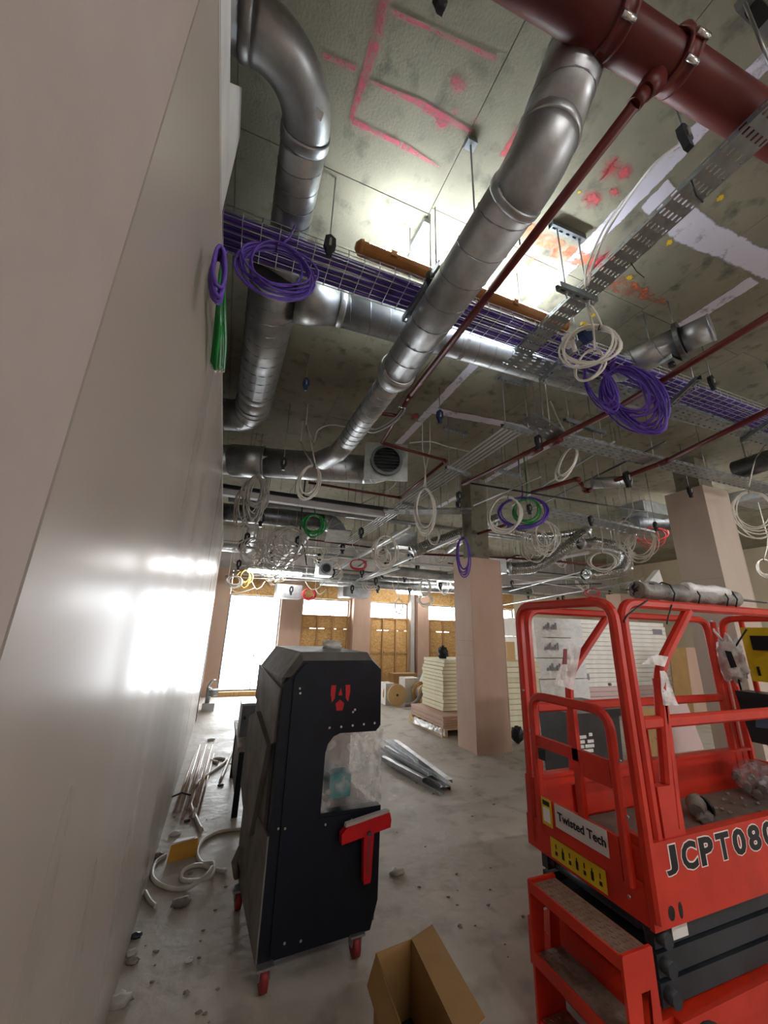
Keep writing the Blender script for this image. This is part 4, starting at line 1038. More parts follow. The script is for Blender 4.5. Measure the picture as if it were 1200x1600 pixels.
# carcass: left cheek full height, right side open above the work bay
car = MB()
prof = [(0, .1), (0, 1.33), (.1, 1.47), (W_-.1, 1.47), (W_, 1.37), (W_, 1.03), (.25, 1.03), (.25, .62), (W_, .62), (W_, .1)]
car.prism([(x, .06, z) for x, z in prof], (0, DP-.06, 0))
rb(car, 'carcass', 'robot_shell', Rb)
ch = MB()  # sloping brow between top and front
ch.add([(.1, .0, 1.425), (W_-.09, .0, 1.425), (W_-.1, .06, 1.47), (.1, .06, 1.47), (0, .06, 1.33), (.05, 0, 1.34), (W_, .06, 1.37), (W_-.03, 0, 1.35)],
       [(0, 1, 2, 3), (0, 3, 4, 5), (1, 7, 6, 2)])
rb(ch, 'brow', 'robot_shell', Rb)
fp = [(.0, .1), (.0, 1.3), (.045, 1.345), (.105, 1.425), (W_-.09, 1.425), (W_-.025, 1.37), (W_-.02, 1.06), (W_-.05, 1.03), (.35, 1.035), (.31, 1.02), (.28, .985), (.268, .94), (.262, .655), (W_-.005, .65), (W_-.01, .22), (W_-.05, .1)]
front = rb(MB().prism([(x, 0, z) for x, z in fp], (0, .06, 0)), 'front_panel', 'robot_navy', Rb)
# proud front skin
fs_ = [(.055, .115), (.055, 1.34), (.115, 1.412), (W_-.095, 1.412), (W_-.04, 1.36), (W_-.04, 1.075), (W_-.06, 1.05), (.33, 1.05), (.29, 1.03), (.262, .99), (.252, .94), (.248, .64), (W_-.02, .635), (W_-.025, .23), (W_-.06, .115)]
skin = rb(MB().prism([(x, -.008, z) for x, z in fs_], (0, .008, 0)), 'front_skin', 'robot_navy', Rb)
lg = Vector((.335, -.0095, 1.2)); em = MB()
def lp(pts): em.prism([(lg.x + u, lg.y, lg.z + v) for u, v in pts], (0, .0015, 0))
lp([(-.058, .09), (-.03, .09), (-.034, .02), (-.05, .0), (-.06, .05)]); lp([(.058, .09), (.03, .09), (.034, .02), (.05, .0), (.06, .05)])
lp([(-.012, .035), (0, .075), (.012, .035)]); lp([(-.026, -.008), (0, .012), (.026, -.008), (.018, -.045), (-.018, -.045)])
rb(em, 'emblem', 'logo_red', skin)
for (x, z) in ((.09, 1.28), (.095, 1.255), (.28, 1.07), (.35, 1.07), (.42, 1.072), (.49, 1.074), (.56, 1.076), (.43, 1.155), (.418, 1.143), (.29, .61), (.44, .61), (.575, .605), (.04, .63), (.075, .625), (.44, .55), (.55, .34), (.12, .16), (.2, .15)):
    rb(MB().cyl((x, -.008, z), (x, -.013, z), .0065, 8), 'bolt', 'steel_bolt', skin)
# work bay: back plate, teal block, dusty clear curtain
rb(MB().bx(.255, W_-.01, .5, .52, .63, 1.02), 'bay_back', 'plaster_white', Rb)
rb(MB().bx(.34, .5, .3, .36, .63, 1.02).bx(.255, .29, .2, .48, .63, 1.0), 'bay_frame', 'wire_zinc', Rb)
rb(MB().bx(.255, W_-.02, .02, .5, .622, .63), 'bay_floor', 'grey_dirty', Rb)
rb(MB().bx(.34, .47, .1, .2, .68, .80), 'tool_block', 'teal', Rb)
gp = MB(); us = [.262 + (W_-.262)*i/16 for i in range(17)]; vs_ = [.645 + .39*j/14 for j in range(15)]
gp.grid(us, vs_, lambda u, v: (u, .012 + .006*mnoise.noise(Vector((u*9, v*7, 1))), v)); 
gp.grid([.012 + .5*i/8 for i in range(9)], vs_, lambda u, v: (W_+.004 + .012*mnoise.noise(Vector((u*8, v*6, 3))), u, v - .02*(u > .4)))
rb(gp, 'clear_curtain', 'clear_film', Rb)
# angular side armour on the left
sa = [(.10, 1.05), (.36, 1.12), (.80, 1.1), (1.0, .62), (.72, .42), (.42, .46), (.16, .72)]
sa = [(.03, 1.28), (.84, 1.34), (.84, 1.12), (.55, 1.08), (.12, .98), (.07, 1.0)]
rb(MB().prism([(-.012, y, z) for y, z in sa], (.012, 0, 0)), 'upper_cheek', 'robot_shell', Rb)
sb = [(.14, .97), (.62, 1.06), (.9, .98), (.93, .55), (.52, .42), (.38, .46)]
rb(MB().prism([(-.03, y, z) for y, z in sb], (.03, 0, 0)), 'side_armour', 'robot_shell', Rb)
sc_ = [(.0, .60), (.3, .58), (.5, .40), (.84, .50), (.84, .1), (.0, .1)]
rb(MB().prism([(-.008, y, z) for y, z in sc_], (.008, 0, 0)), 'lower_cheek', 'robot_shell', Rb)
rb(MB().bx(-.004, .0, .06, .14, .6, 1.0), 'vent_strip', 'robot_navy', Rb); rb(MB().bx(-.004, 0, .7, .84, .42, .56), 'vent_strip', 'robot_navy', Rb)
# squeegee hanging on the front
sq = thing('squeegee', 'red T-shaped squeegee hanging on the front of the dark machine', 'squeegee', RO + Vector((.5, -.05, .5)))
rb(MB().prism([(x, -.06, z) for x, z in ((.37, .525), (.655, .56), (.66, .595), (.65, .63), (.4, .598), (.368, .57))], (0, .04, 0)), 'head', 'squeegee_red', sq)
rb(MB().prism([(x, -.055, z) for x, z in ((.39, .597), (.65, .629), (.65, .642), (.395, .612))], (0, .03, 0)), 'rubber_blade', 'rubber_grey', sq)
hd = rb(MB().prism([(x, -.062, z) for x, z in ((.495, .56), (.555, .565), (.545, .36), (.54, .335), (.505, .333), (.5, .36))], (0, .032, 0)), 'handle', 'squeegee_red', sq)
rb(MB().prism([(x, -.064, z) for x, z in ((.515, .53), (.535, .53), (.532, .37), (.516, .37))], (0, .003, 0)), 'grip_groove', 'castor_red', hd)
rb(MB().cyl((.525, -.062, .555), (.525, -.075, .555), .012, 8), 'knob', 'galvanised_dark', sq)
# castors
for k, (x, y) in enumerate(((.035, .0), (.5, .02), (-.01, .62), (.55, .7))):
    c = rb(MB().bx(x-.04, x+.04, y-.04, y+.04, .095, .105).hexa([(x-.028, y-.02, .05), (x-.02, y-.02, .05), (x-.02, y+.02, .05), (x-.028, y+.02, .05), (x-.028, y-.03, .096), (x-.02, y-.03, .096), (x-.02, y+.03, .096), (x-.028, y+.03, .096)])
           .hexa([(x+.02, y-.02, .05), (x+.028, y-.02, .05), (x+.028, y+.02, .05), (x+.02, y+.02, .05), (x+.02, y-.03, .096), (x+.028, y-.03, .096), (x+.028, y+.03, .096), (x+.02, y+.03, .096)]), 'castor_fork', 'galvanised', Rb)
    rb(MB().tube([(x-.018, y, .048), (x-.015, y, .048), (x+.015, y, .048), (x+.018, y, .048)], [.04, .049, .049, .04], 18), 'castor_wheel', 'castor_red', Rb)
rb(MB().tube([(-.03, .62, .3), (-.05, .66, .22), (-.02, .7, .12)], .02, 8), 'hose_stub', 'grey_dirty', Rb)
o = MB().blob(RM @ Vector((.43, .5, 1.492)), .07, .06, .035, .5, 3, seed=4, flat=True).build('crumpled_film', 'bag_film'); tag(o, 'crumpled scrap of clear film lying on top of the dark machine', 'film')

# --- cardboard box at the bottom edge
bz = .38
A, B, C, Dd = Vector((.736, 1.829)), Vector((.9, 1.849)), Vector((.862, 1.42)), Vector((.70, 1.40))
bxx = thing('cardboard_box', 'open empty cardboard box standing in front of the dark machine', 'box', ((A.x+C.x)/2, (A.y+C.y)/2, 0))
def wall_panel(p, q, name='wall', z0=0, z1=bz, t=.004):
    d = (q-p).normalized(); n_ = Vector((-d.y, d.x))*t
    MB().hexa([(p.x, p.y, z0), (q.x, q.y, z0), (q.x+n_.x, q.y+n_.y, z0), (p.x+n_.x, p.y+n_.y, z0), (p.x, p.y, z1), (q.x, q.y, z1), (q.x+n_.x, q.y+n_.y, z1), (p.x+n_.x, p.y+n_.y, z1)]).build(name, 'cardboard', bxx)
for p, q in ((A, B), (B, C), (C, Dd), (Dd, A)): wall_panel(p, q)
MB().hexa([(A.x, A.y, .001), (Dd.x, Dd.y, .001), (C.x, C.y, .001), (B.x, B.y, .001), (A.x, A.y, .006), (Dd.x, Dd.y, .006), (C.x, C.y, .006), (B.x, B.y, .006)]).build('bottom', 'cardboard', bxx)
def flap(p, q, out, name='flap'):
    p3, q3 = Vector((p.x, p.y, bz)), Vector((q.x, q.y, bz)); out = Vector(out)
    MB().prism([p3, q3, q3 + out, p3 + out], (0, 0, .004)).build(name, 'cardboard', bxx)
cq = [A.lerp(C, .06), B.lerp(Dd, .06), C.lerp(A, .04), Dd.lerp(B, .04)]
o = MB().hexa([(p.x, p.y, .008) for p in (cq[0], cq[3], cq[2], cq[1])] + [(p.x, p.y, .16) for p in (cq[0], cq[3], cq[2], cq[1])]).build('black_insert', 'box_black'); tag(o, 'black insert lying inside the open cardboard box', 'insert')  # plain black block filling the lower part of the box
flap(B, C, (.105, .012, .02)); flap(A, Dd, (-.035, 0, -.09)); flap(C, Dd, (.0, -.09, -.05))

# --- scissor lift
X0, X1, Y0, Y1 = 1.67, 3.66, 1.34, 1.97
ZT, ZM, ZS0, ZS1, ZD = 1.765, 1.24, .55, .82, .64
LF = thing('scissor_lift', 'orange-red scissor lift with guard rails lettered JCPT080', 'lift', (X0+.9, (Y0+Y1)/2, 0))
def lb(mb, name, m='lift_red', parent=None): return mb.build(name, m, parent or LF)
def hoop(pts, nrm, name, w_=.045, h=.045, rad=.1): return lb(rtube(fillet(pts, rad, 6), nrm, w_, h), name)
# end guard rail (left) and its mirror at the right end
hoop([(X0, 1.95, .58), (X0, 1.95, ZT), (X0, 1.315, ZT), (X0, 1.315, .58)], (1, 0, 0), 'end_rail')
hoop([(X1, 1.95, .58), (X1, 1.95, ZT), (X1, 1.34, ZT), (X1, 1.34, .58)], (1, 0, 0), 'end_rail')
lb(rtube([(X1-.01, 1.81, .7), (X1-.01, 1.81, ZT-.02)], (1, 0, 0), .03, .03), 'end_post')
# front side rail
hoop([(1.765, 1.345, .6), (1.765, 1.345, ZT), (X1-.08, 1.345, ZT), (X1-.08, 1.345, .6)], (0, 1, 0), 'front_rail')
lb(rtube([(1.785, 1.345, ZM), (X1-.1, 1.345, ZM)], (0, 1, 0), .035, .05), 'front_mid_rail')
hoop([(2.26, 1.345, ZT-.02), (1.955, 1.345, 1.46), (1.885, 1.345, 1.0)], (0, 1, 0), 'front_brace', .045, .045, .1)
hoop([(1.945, 1.345, 1.42), (1.935, 1.345, 1.2), (1.9, 1.345, .84)], (0, 1, 0), 'front_brace_post', .045, .045, .05)
lb(MB().bx(1.795, 1.925, 1.325, 1.365, .815, 1.0), 'socket_plate'); lb(MB().bx(1.795, 1.81, 1.36, 1.42, .7, 1.0), 'socket_gusset')
lb(MB().cyl((1.83, 1.36, .98), (1.9, 1.41, 1.22), .006, 6), 'stay_rod')
# back side rail
hoop([(1.74, 1.965, .6), (1.74, 1.965, 1.752), (3.5, 1.965, 1.752), (3.5, 1.965, .6)], (0, 1, 0), 'back_rail')
lb(rtube([(1.76, 1.965, 1.2), (3.48, 1.965, 1.2)], (0, 1, 0), .035, .05), 'back_mid_rail')
hoop([(2.44, 1.965, 1.74), (2.03, 1.965, 1.37), (1.99, 1.965, .84)], (0, 1, 0), 'back_brace', .045, .045, .1)
lb(rtube([(3.58, 1.965, .6), (3.58, 1.965, 1.74)], (0, 1, 0), .035, .04), 'back_post')
# toe boards and deck
lb(MB().bx(X0+.01, X1, 1.375, 1.945, ZD-.03, ZD), 'deck', 'lift_deck')
ft = lb(MB().bx(X0-.02, X1, 1.315, 1.335, ZS0, ZS1).bx(X0-.02, X1, 1.335, 1.375, ZS1-.03, ZS1-.012), 'toe_board')
lb(MB().bx(X0, X1, 1.95, 1.97, ZS0, .86).bx(X0, X1, 1.93, 1.99, .855, .87), 'toe_board')
et = lb(MB().bx(X0-.02, X0+.0, 1.336, 1.985, .555, .69), 'toe_board')
lb(MB().bx(X0-.012, X0+.02, 1.336, 1.43, .69, .84), 'corner_gusset'); lb(MB().bx(X0-.012, X0+.02, 1.89, 1.985, .69, .87), 'corner_gusset')
lb(MB().bx(X1, X1+.02, 1.336, 1.985, .555, .8), 'toe_board')
lb(MB().bx(X0+.3, X0+.75, 1.925, 1.948, .66, .80), 'kick_plate')
# swing gate in the left end
gx = X0 - .025
gate = hoop([(gx, 1.87, .66), (gx, 1.87, 1.285), (gx, 1.39, 1.285), (gx, 1.39, .66)], (1, 0, 0), 'gate', .035, .04, .09)
lb(MB().bx(gx-.012, gx+.012, 1.41, 1.85, 1.04, 1.09), 'gate_bar', parent=gate); lb(MB().bx(gx-.012, gx+.012, 1.575, 1.61, .66, 1.27), 'gate_upright', parent=gate)
lb(MB().bx(gx-.014, gx+.006, 1.41, 1.85, .665, .815), 'gate_panel', parent=gate)
lb(MB().bx(gx-.012, gx+.01, 1.41, 1.56, .985, 1.04), 'gate_plate', parent=gate)
lb(MB().bx(gx-.02, gx+.015, 1.78, 1.83, .985, 1.035), 'gate_latch', 'black_plastic', gate)
sg = lb(MB().bx(gx-.0175, gx-.0145, 1.462, 1.752, .718, .815), 'name_sign', 'sign_white')
lb(text_mb('Twisted Tech', .048, (gx-.0178, 1.735, .752), (0, -1, 0), (0, 0, 1), .0012), 'sign_lettering', 'decal_black', sg)
dw = lb(MB().bx(gx-.0175, gx-.0145, 1.775, 1.84, .70, .815), 'warning_decal', 'decal_yellow')
lb(MB().bx(gx-.0185, gx-.0176, 1.785, 1.83, .715, .775), 'decal_picture', 'decal_white', dw); lb(MB().bx(gx-.0185, gx-.0176, 1.785, 1.83, .785, .805), 'decal_header', 'decal_black', dw)
yd = lb(MB().bx(X0-.0225, X0-.0203, 1.51, 1.82, .567, .652), 'warning_decal', 'decal_yellow')
pm = MB()
for k in range(7):
    yk = 1.80 - k*.041; pm.bx(X0-.0232, X0-.0226, yk-.022, yk-.008, .585, .585+.016*(1+k % 2)); pm.bx(X0-.0232, X0-.0226, yk-.018, yk-.012, .61, .63)
pm.build('decal_pictograms', 'decal_black', yd)['kind'] = 'stuff'
# front lettering with white outline, slots, bolts
def letters(size, y, bold, ext, xs):
    base, adv = .71, 0; out = MB()
    for k, chx in enumerate('JCPT080'):
        a = text_mb(chx, size, (0, y, 0), (1, 0, 0), (0, 0, 1), bold, ext)
        x0_, x1_ = min(p.x for p in a.v), max(p.x for p in a.v); z0_, z1_ = min(p.z for p in a.v), max(p.z for p in a.v)
        cx = 1.795 + k*.113; wl = (.062, .088, .082, .084, .084, .084, .084)[k] + bold*2; hl = .088 + bold*2
        out.add([Vector((cx + (p.x - (x0_+x1_)/2)/(x1_-x0_)*wl, p.y, base + .044 + (p.z - (z0_+z1_)/2)/(z1_-z0_)*hl)) for p in a.v], a.f)
    return out
lb(letters(.11, 1.3145, .0085, .0004, 1), 'lettering_outline', 'decal_white', ft)
lb(letters(.11, 1.3138, .0042, .0006, 1), 'lettering', 'decal_black', ft)
for x in (1.752, 1.805):
    q = [(x + math.cos(a*math.pi/6)*(.019 if x < 1.77 else .012), 1.3145, .592 + math.sin(a*math.pi/6)*(.024 if x < 1.77 else .027)) for a in range(12)]
    lb(MB().prism(q, (0, .0008, 0)), 'slot', 'decal_black', ft)
for (x, z) in ((1.69, .80), (1.69, .73), (3.2, .74)): lb(MB().cyl((x, 1.314, z), (x, 1.306, z), .008, 6), 'bolt', 'steel_bolt', ft)
for (y, z) in ((1.40, .62), (1.90, 1.1), (1.90, .9), (1.36, 1.1), (1.36, .9), (1.93, 1.3), (1.36, 1.4)): lb(MB().cyl((X0-.024, y, z), (X0-.032, y, z), .007, 6), 'bolt', 'steel_bolt')
# scissor pack
for row, (zc) in enumerate((.50, .415, .33)):
    for y, s_ in ((1.385, 1), (1.93, 1)):
        arm = lb(MB().hexa([(1.70, y-.02, zc-.036), (3.6, y-.02, zc-.036-.01*row), (3.6, y+.02, zc-.036-.01*row), (1.70, y+.02, zc-.036), (1.70, y-.02, zc+.034), (3.6, y-.02, zc+.034-.01*row), (3.6, y+.02, zc+.034-.01*row), (1.70, y+.02, zc+.034)]), 'scissor_arm', 'lift_dark')
        lb(MB().cyl((1.735, y-.055, zc), (1.735, y+.03, zc), .026, 14), 'pivot_pin', 'lift_dark', arm)
    lb(MB().cyl((1.735, 1.4, zc), (1.735, 1.92, zc), .018, 10), 'cross_shaft', 'lift_dark')
    lb(MB().bx(1.72, 3.6, 1.44, 1.87, zc-.02, zc+.02), 'inner_arm', 'lift_dark')
lb(MB().bx(1.9, 1.905, 1.3, 1.31, 0, 0) if False else MB().bx(1.80, 1.89, 1.360, 1.3645, .475, .525), 'rating_label', 'decal_white')
lb(MB().bx(1.60, 3.7, 1.36, 1.97, .09, .27), 'chassis'); lb(MB().bx(1.74, 3.6, 1.33, 1.36, .2, .27), 'chassis_ledge')
for x in (1.85, 3.4):
    for y in (1.31, 1.93):
        wv = lb(MB().tube([(x, y, .125), (x, y+.012, .125), (x, y+.058, .125), (x, y+.07, .125)], [.105, .125, .125, .105], 24), 'wheel', 'black_plastic'); lb(MB().cyl((x, y-.006, .125), (x, y+.076, .125), .05, 12), 'hub', 'lift_red', wv)
# entry steps
sx0, sx1, sy0, sy1 = 1.455, 1.60, 1.30, 1.76
def slot_poly(x, zc, h, w0, w1): return [(x - w1/2, zc + h/2), (x + w1/2, zc + h/2), (x + w0/2, zc - h/2), (x - w0/2, zc - h/2)]
ladder = None
for y in (sy0, sy1):
    us = [sx0, sx0+.055, sx0+.1, sx1]; vs_ = [.04, .26, .42, .53]; a = MB()
    for yy in (y, y+.012): a.grid(us, vs_, lambda u, v: (u + (.012 if v > .4 and sx0 < u < sx1 else 0), yy, v), holes=lambda i, j: i == 1 and j == 1)
    a.bx(sx0-.004, sx0, y, y+.012, .04, .53).bx(sx1, sx1+.004, y, y+.012, .04, .53).bx(sx0, sx1, y, y+.012, .53, .534)
    lb(a, 'step_side')
for zc in (.52, .275, .06):
    st = lb(MB().bx(sx0+.004, sx1, sy0+.014, sy1-.002, zc-.03, zc), 'step')
    tp = MB(); nx, ny = 6, 16
    tp.bx(sx0+.012, sx1-.006, sy0+.02, sy1-.008, zc, zc+.003)
    for i in range(nx):
        for j in range(ny):
            x = sx0+.022 + i*.02; y = sy0+.035 + j*.0265; d = .006*(1 if (i+j) % 2 else -1); tp.prism([(x-.004, y-d, zc+.003), (x+.002, y-.004-d*0, zc+.003), (x+.004, y+d, zc+.003), (x-.002, y+.004, zc+.003)], (0, 0, .002))
    lb(tp, 'tread', 'chequer_plate', st)
lb(MB().bx(sx0-.004, sx0+.004, sy0+.012, sy1, .488, .53).bx(sx0-.004, sx0+.004, sy0+.012, sy1, .235, .28), 'step_lip')
lb(MB().cyl((1.62, 1.42, .42), (1.62, 1.8, .40), .03, 12), 'hydraulic_ram', 'lift_dark')
# control box and sign at the right end
lb(MB().bx(X1-.06, X1-.05, 1.47, 1.80, 1.33, 1.70), 'instruction_panel', 'decal_yellow')
pp = ax(1180, 1000, X1-.07)
lb(MB().bx(X1-.067, X1-.061, pp.y-.1, pp.y+.03, pp.z-.07, pp.z+.03), 'panel_picture', 'decal_black'); lb(MB().bx(X1-.067, X1-.061, 1.74, 1.755, 1.37, 1.43), 'panel_picture', 'decal_black')

# things in and on the lift
p0, p1 = ax(1162, 1078, X1-.1), ax(1200, 1160, X1-.1)
ob = thing('tool_caddy', 'black plastic bucket with blue label hung inside the lift at the right edge', 'bucket', (X1-.12, p0.y-.15, p1.z))
yb0, yb1 = p0.y, p0.y - .28
MB().hexa([(X1-.2, yb1+.02, p1.z), (X1-.06, yb1+.02, p1.z), (X1-.06, yb0-.03, p1.z), (X1-.2, yb0-.03, p1.z), (X1-.21, yb1, p0.z), (X1-.05, yb1, p0.z), (X1-.05, yb0, p0.z), (X1-.21, yb0, p0.z)]).build('body', 'black_plastic', ob)
MB().hexa([(X1-.214, yb1, p1.z+.12), (X1-.214, yb0-.08, p1.z+.10), (X1-.211, yb0-.08, p1.z+.10), (X1-.211, yb1, p1.z+.12), (X1-.218, yb1, p1.z+.21), (X1-.218, yb0-.1, p1.z+.2), (X1-.214, yb0-.1, p1.z+.2), (X1-.214, yb1, p1.z+.21)]).build('label', 'crate_blue', ob)
MB().tube([(X1-.13, yb0, p0.z), (X1-.13, yb0+.01, p0.z+.25), (X1-.13, yb0-.12, p0.z+.42)], .006, 6).build('handle', 'black_plastic', ob)
def bag(label, c, rx, ry, rz, m='bag_film', amp=.45, seed=1, name='plastic_bag', cat='bag', sc=3.5):
    o = MB().blob(c, rx, ry, rz, amp, sc, 28, 18, seed).build(name, m); return tag(o, label, cat)
c = ax(1142, 1030, X1-.12)
pb = thing('plastic_bag', 'white plastic carrier bag hanging on the lift guard rail', 'bag', c)
MB().blob(c, .03, .085, .155, .5, 3.5, 28, 18, 3).build('bag', 'bag_film', pb); MB().tube([c + Vector((0, .02, .12)), c + Vector((.02, .08, .2)), c + Vector((.05, .1, .28))], .008, 6).build('handle', 'bag_film', pb)
MB().prism([c + Vector((-.034, dy, dz)) for dy, dz in ((.01, .06), (-.03, .055), (-.045, -.05), (-.005, -.06))], (.003, 0, 0)).build('print', 'decal_black', pb)
def sheet(label, pts_top, pts_bot, m='bag_film', name='film_scrap', cat='film', wave=.015):
    a = MB(); n_, k = 10, 8; T = bez(pts_top, n_); Bt = bez(pts_bot, n_); n_ = min(len(T), len(Bt))
    a.grid(list(range(n_)), list(range(k+1)), lambda u, v: T[u].lerp(Bt[u], v/k) + Vector((1, 1, 0))*wave*mnoise.noise(T[u].lerp(Bt[u], v/k)*22))
    return tag(a.build(name, m), label, cat)
yb = 1.93
sheet('torn clear film with a red label hanging on the inner back brace', [ay(888, 1005, yb), ay(908, 1012, yb)], [ay(866, 1068, yb), ay(896, 1078, yb)])
o = MB().prism([ay(x, y, yb-.01) for x, y in ((881, 1014), (886, 1014), (886, 1038), (880, 1038))], (0, .004, 0)).build('film_label', 'castor_red'); tag(o, 'small dark red label stuck on the torn film', 'label')
sheet('white film strip hanging from the front brace of the lift', [ay(1030, 1048, 1.32), ay(1040, 1048, 1.32)], [ay(1036, 1102, 1.32), ay(1060, 1102, 1.32)])
sheet('clear tape wrapped round the bend of the front brace', [ay(1005, 1035, 1.315), ay(1022, 1024, 1.315), ay(1044, 1026, 1.315)], [ay(1002, 1038, 1.315), ay(1020, 1038, 1.315), ay(1038, 1042, 1.315)])
# bundles tied on the front top rail
a0 = ay(975, 925, 1.36); 
t = thing('wrapped_bundle', 'grey film wrapped bundle of fittings tied on the top rail of the lift', 'bundle', (2.3, 1.38, ZT+.03))
q0, q1 = Vector((1.95, 1.38, ZT+.075)), Vector((2.75, 1.37, ZT+.07))
pts = [q0.lerp(q1, k/20) for k in range(21)]
MB().tube(pts, [.045*(1 + .45*mnoise.noise(Vector((k*.55, 2, 0)))) for k in range(21)], 14).build('wrap', 'bundle_grey', t)
MB().tube([p + Vector((.02, -.02, .03)) for p in pts[8:18]], [.03*(1 + .5*mnoise.noise(Vector((k*.7, 5, 0)))) for k in range(10)], 10).build('film', 'film_wrap', t)
for f in (.25, .5, .8, .9): p = q0.lerp(q1, f); MB().tube([p + Vector((0, math.cos(a*math.pi/4)*.055, math.sin(a*math.pi/4)*.062 - .01)) for a in range(8)], .004, 5, closed=True).build('strap', 'black_plastic', t)
MB().cyl(q1, q1 + Vector((.3, -.01, -.005)), .006, 6).build('rod', 'galvanised_dark', t)
t2 = MB().prism([ay(x, y, 1.40) for x, y in ((990, 922), (1012, 912), (1030, 890), (1036, 908), (1034, 915))], (0, .03, 0)).build('folded_card', 'paper_white'); tag(t2, 'white folded card scoop resting on the wrapped bundle', 'card')
o = MB().blob(ay(1005, 922, 1.4), .09, .05, .04, .5, 3, seed=9).build('torn_wrap', 'bag_black'); tag(o, 'dark torn wrapping under the white card on the lift rail', 'wrapping')
cable('thin black wire dangling from the top rail of the lift to the post', [ay(1012, 938, 1.32), ay(995, 950, 1.32), ay(980, 962, 1.32), ay(975, 972, 1.32)], .004, 'black_plastic')
cable('thin black wire hanging from the rail at the wrapped bundle', [ay(1050, 945, 1.32), ay(1044, 965, 1.32), ay(1042, 975, 1.32)], .004, 'black_plastic')
# tools on the deck
c = az(1088, 1262, ZD+.05); t = thing('grinder', 'grey dirty power tool head lying on the lift deck', 'tool', c)
MB().tube([c + Vector((-.05, -.03, 0)), c + Vector((0, 0, .015)), c + Vector((.06, .03, .01))], [.035, .05, .045], 14).build('body', 'grey_dirty', t)
MB().tube([c + Vector((.045, -.01, .0)), c + Vector((.06, -.012, .003))], .055, 16).build('guard', 'lift_dark', t); MB().blob(c + Vector((-.02, -.05, -.025)), .06, .03, .025, .6, 3, 14, 10, 5).build('dust_bag', 'grey_dirty', t)
c = az(1185, 1228, ZD+.06); t = thing('bag_of_fittings', 'clear bag of grey fittings lying on the lift deck at the right', 'bag', c)
for k in range(9):
    q = c + Vector((-.1 + .06*(k % 4), -.04 + .05*(k//4), -.035 + .035*(k % 3))); MB().tube([q, q + Vector((.03, .02, .01))], .024, 10).build('fitting', 'grey_dirty', t)
MB().blob(c + Vector((.03, 0, .03)), .16, .1, .11, .4, 3, 24, 14, 7).build('bag', 'clear_film', t)
for k in range(14):
    q = az(random.uniform(1085, 1190), random.uniform(1240, 1275), ZD); o = MB().blob(q + Vector((0, 0, .006)), .012*random.uniform(.6, 1.6), .01, .008, .5, 3, 8, 6, k).build('rubble_crumb', 'dirt'); tag(o, 'small crumb of rubble on the dusty lift deck', 'rubble', 'crumbs on the lift deck')

# --- crates, stacks and clutter behind
def slab_board(name, label, group, x0, x1, y0, y1, z0, z1, m, cat='board'):
    o = MB().bx(x0, x1, y0, y1, z0, z1).build(name, m); return tag(o, label, cat, group)
# black crate behind the lift
a, b_ = az(846, 1192, 0), az(968, 1192, 0); yc = 3.55
x0c, x1c = ay(846, 1150, yc+.5).x, ay(972, 1150, yc).x; zt = ay(850, 1118, yc).z
D = thing('storage_crate', 'large black storage crate with grey lid and white print behind the lift gate', 'crate', ((x0c+x1c)/2, yc+.3, 0))
MB().hexa([(x0c+.03, yc+.02, 0), (x1c-.03, yc+.02, 0), (x1c-.03, yc+.5, 0), (x0c+.03, yc+.5, 0), (x0c, yc, zt), (x1c, yc, zt), (x1c, yc+.52, zt), (x0c, yc+.52, zt)]).build('body', 'crate_black', D)
MB().bx(x0c-.02, x1c+.02, yc-.02, yc+.54, zt, zt+.05).bx(x0c+.04, x1c-.04, yc+.04, yc+.48, zt+.05, zt+.07).build('lid', 'crate_lid', D)
MB().bx(x1c-.3, x1c-.02, yc-.05, yc-.0, zt-.04, zt+.03).build('latch', 'black_plastic', D)
sp_ = MB()
for k, (u, v, wd) in enumerate(((.06, .30, .1), (.2, .32, .05), (.06, .25, .07), (.17, .25, .09), (.06, .2, .05), (.13, .2, .13), (.08, .15, .16))): sp_.bx(x0c+u, x0c+u+wd, yc-.006, yc-.002+.02, zt*.35+v*.9, zt*.35+v*.9+.03)
sp_.build('print', 'decal_white', D)
# insulation stacks
yk = 6.5
xa, xb = ay(895, 1020, yk).x, ay(1046, 1020, yk).x; ztop = ay(960, 970, yk).z
nl = 20; th = (ztop - .14)/nl
pl = thing('pallet', 'timber pallet under the tall white insulation stack', 'pallet', ((xa+xb)/2, yk+.5, 0))
for k in range(5): MB().bx(xa, xb, yk + k*.25, yk + k*.25+.1, .12, .14).build('deck_board', 'pallet_wood', pl)
for k in range(3): MB().bx(xa + (xb-xa-.1)*k/2, xa + (xb-xa-.1)*k/2 + .1, yk, yk+1.1, 0, .12).build('bearer', 'pallet_wood', pl)
for k in range(nl):
    j = .05*random.random() - (.12 if k in (11, 12) else 0)
    z0 = .14 + k*th; o = slab_board('insulation_board', 'white insulation board, %s in the tall stack behind the lift' % nth_top(k, nl), 'white boards in the tall stack behind the lift', xa + .02*random.random(), xb - j, yk + .02*random.random(), yk+1.15, z0 + .004, z0 + th - .004, 'insulation_white' if k > 4 else 'stack_pink')
for (px, py, w2) in ((1020, 987, 30), (905, 1058, 26)):
    q = ay(px, py, yk-.004); o = MB().bx(q.x, q.x + w2*.011, yk-.005, yk-.002, q.z-.06, q.z+.06).build('pack_label', 'pack_print'); tag(o, 'lilac pack label on the %s of the white board stack' % ('upper right' if px > 950 else 'lower left'), 'label')
xl = ay(838, 1020, yk-.3).x
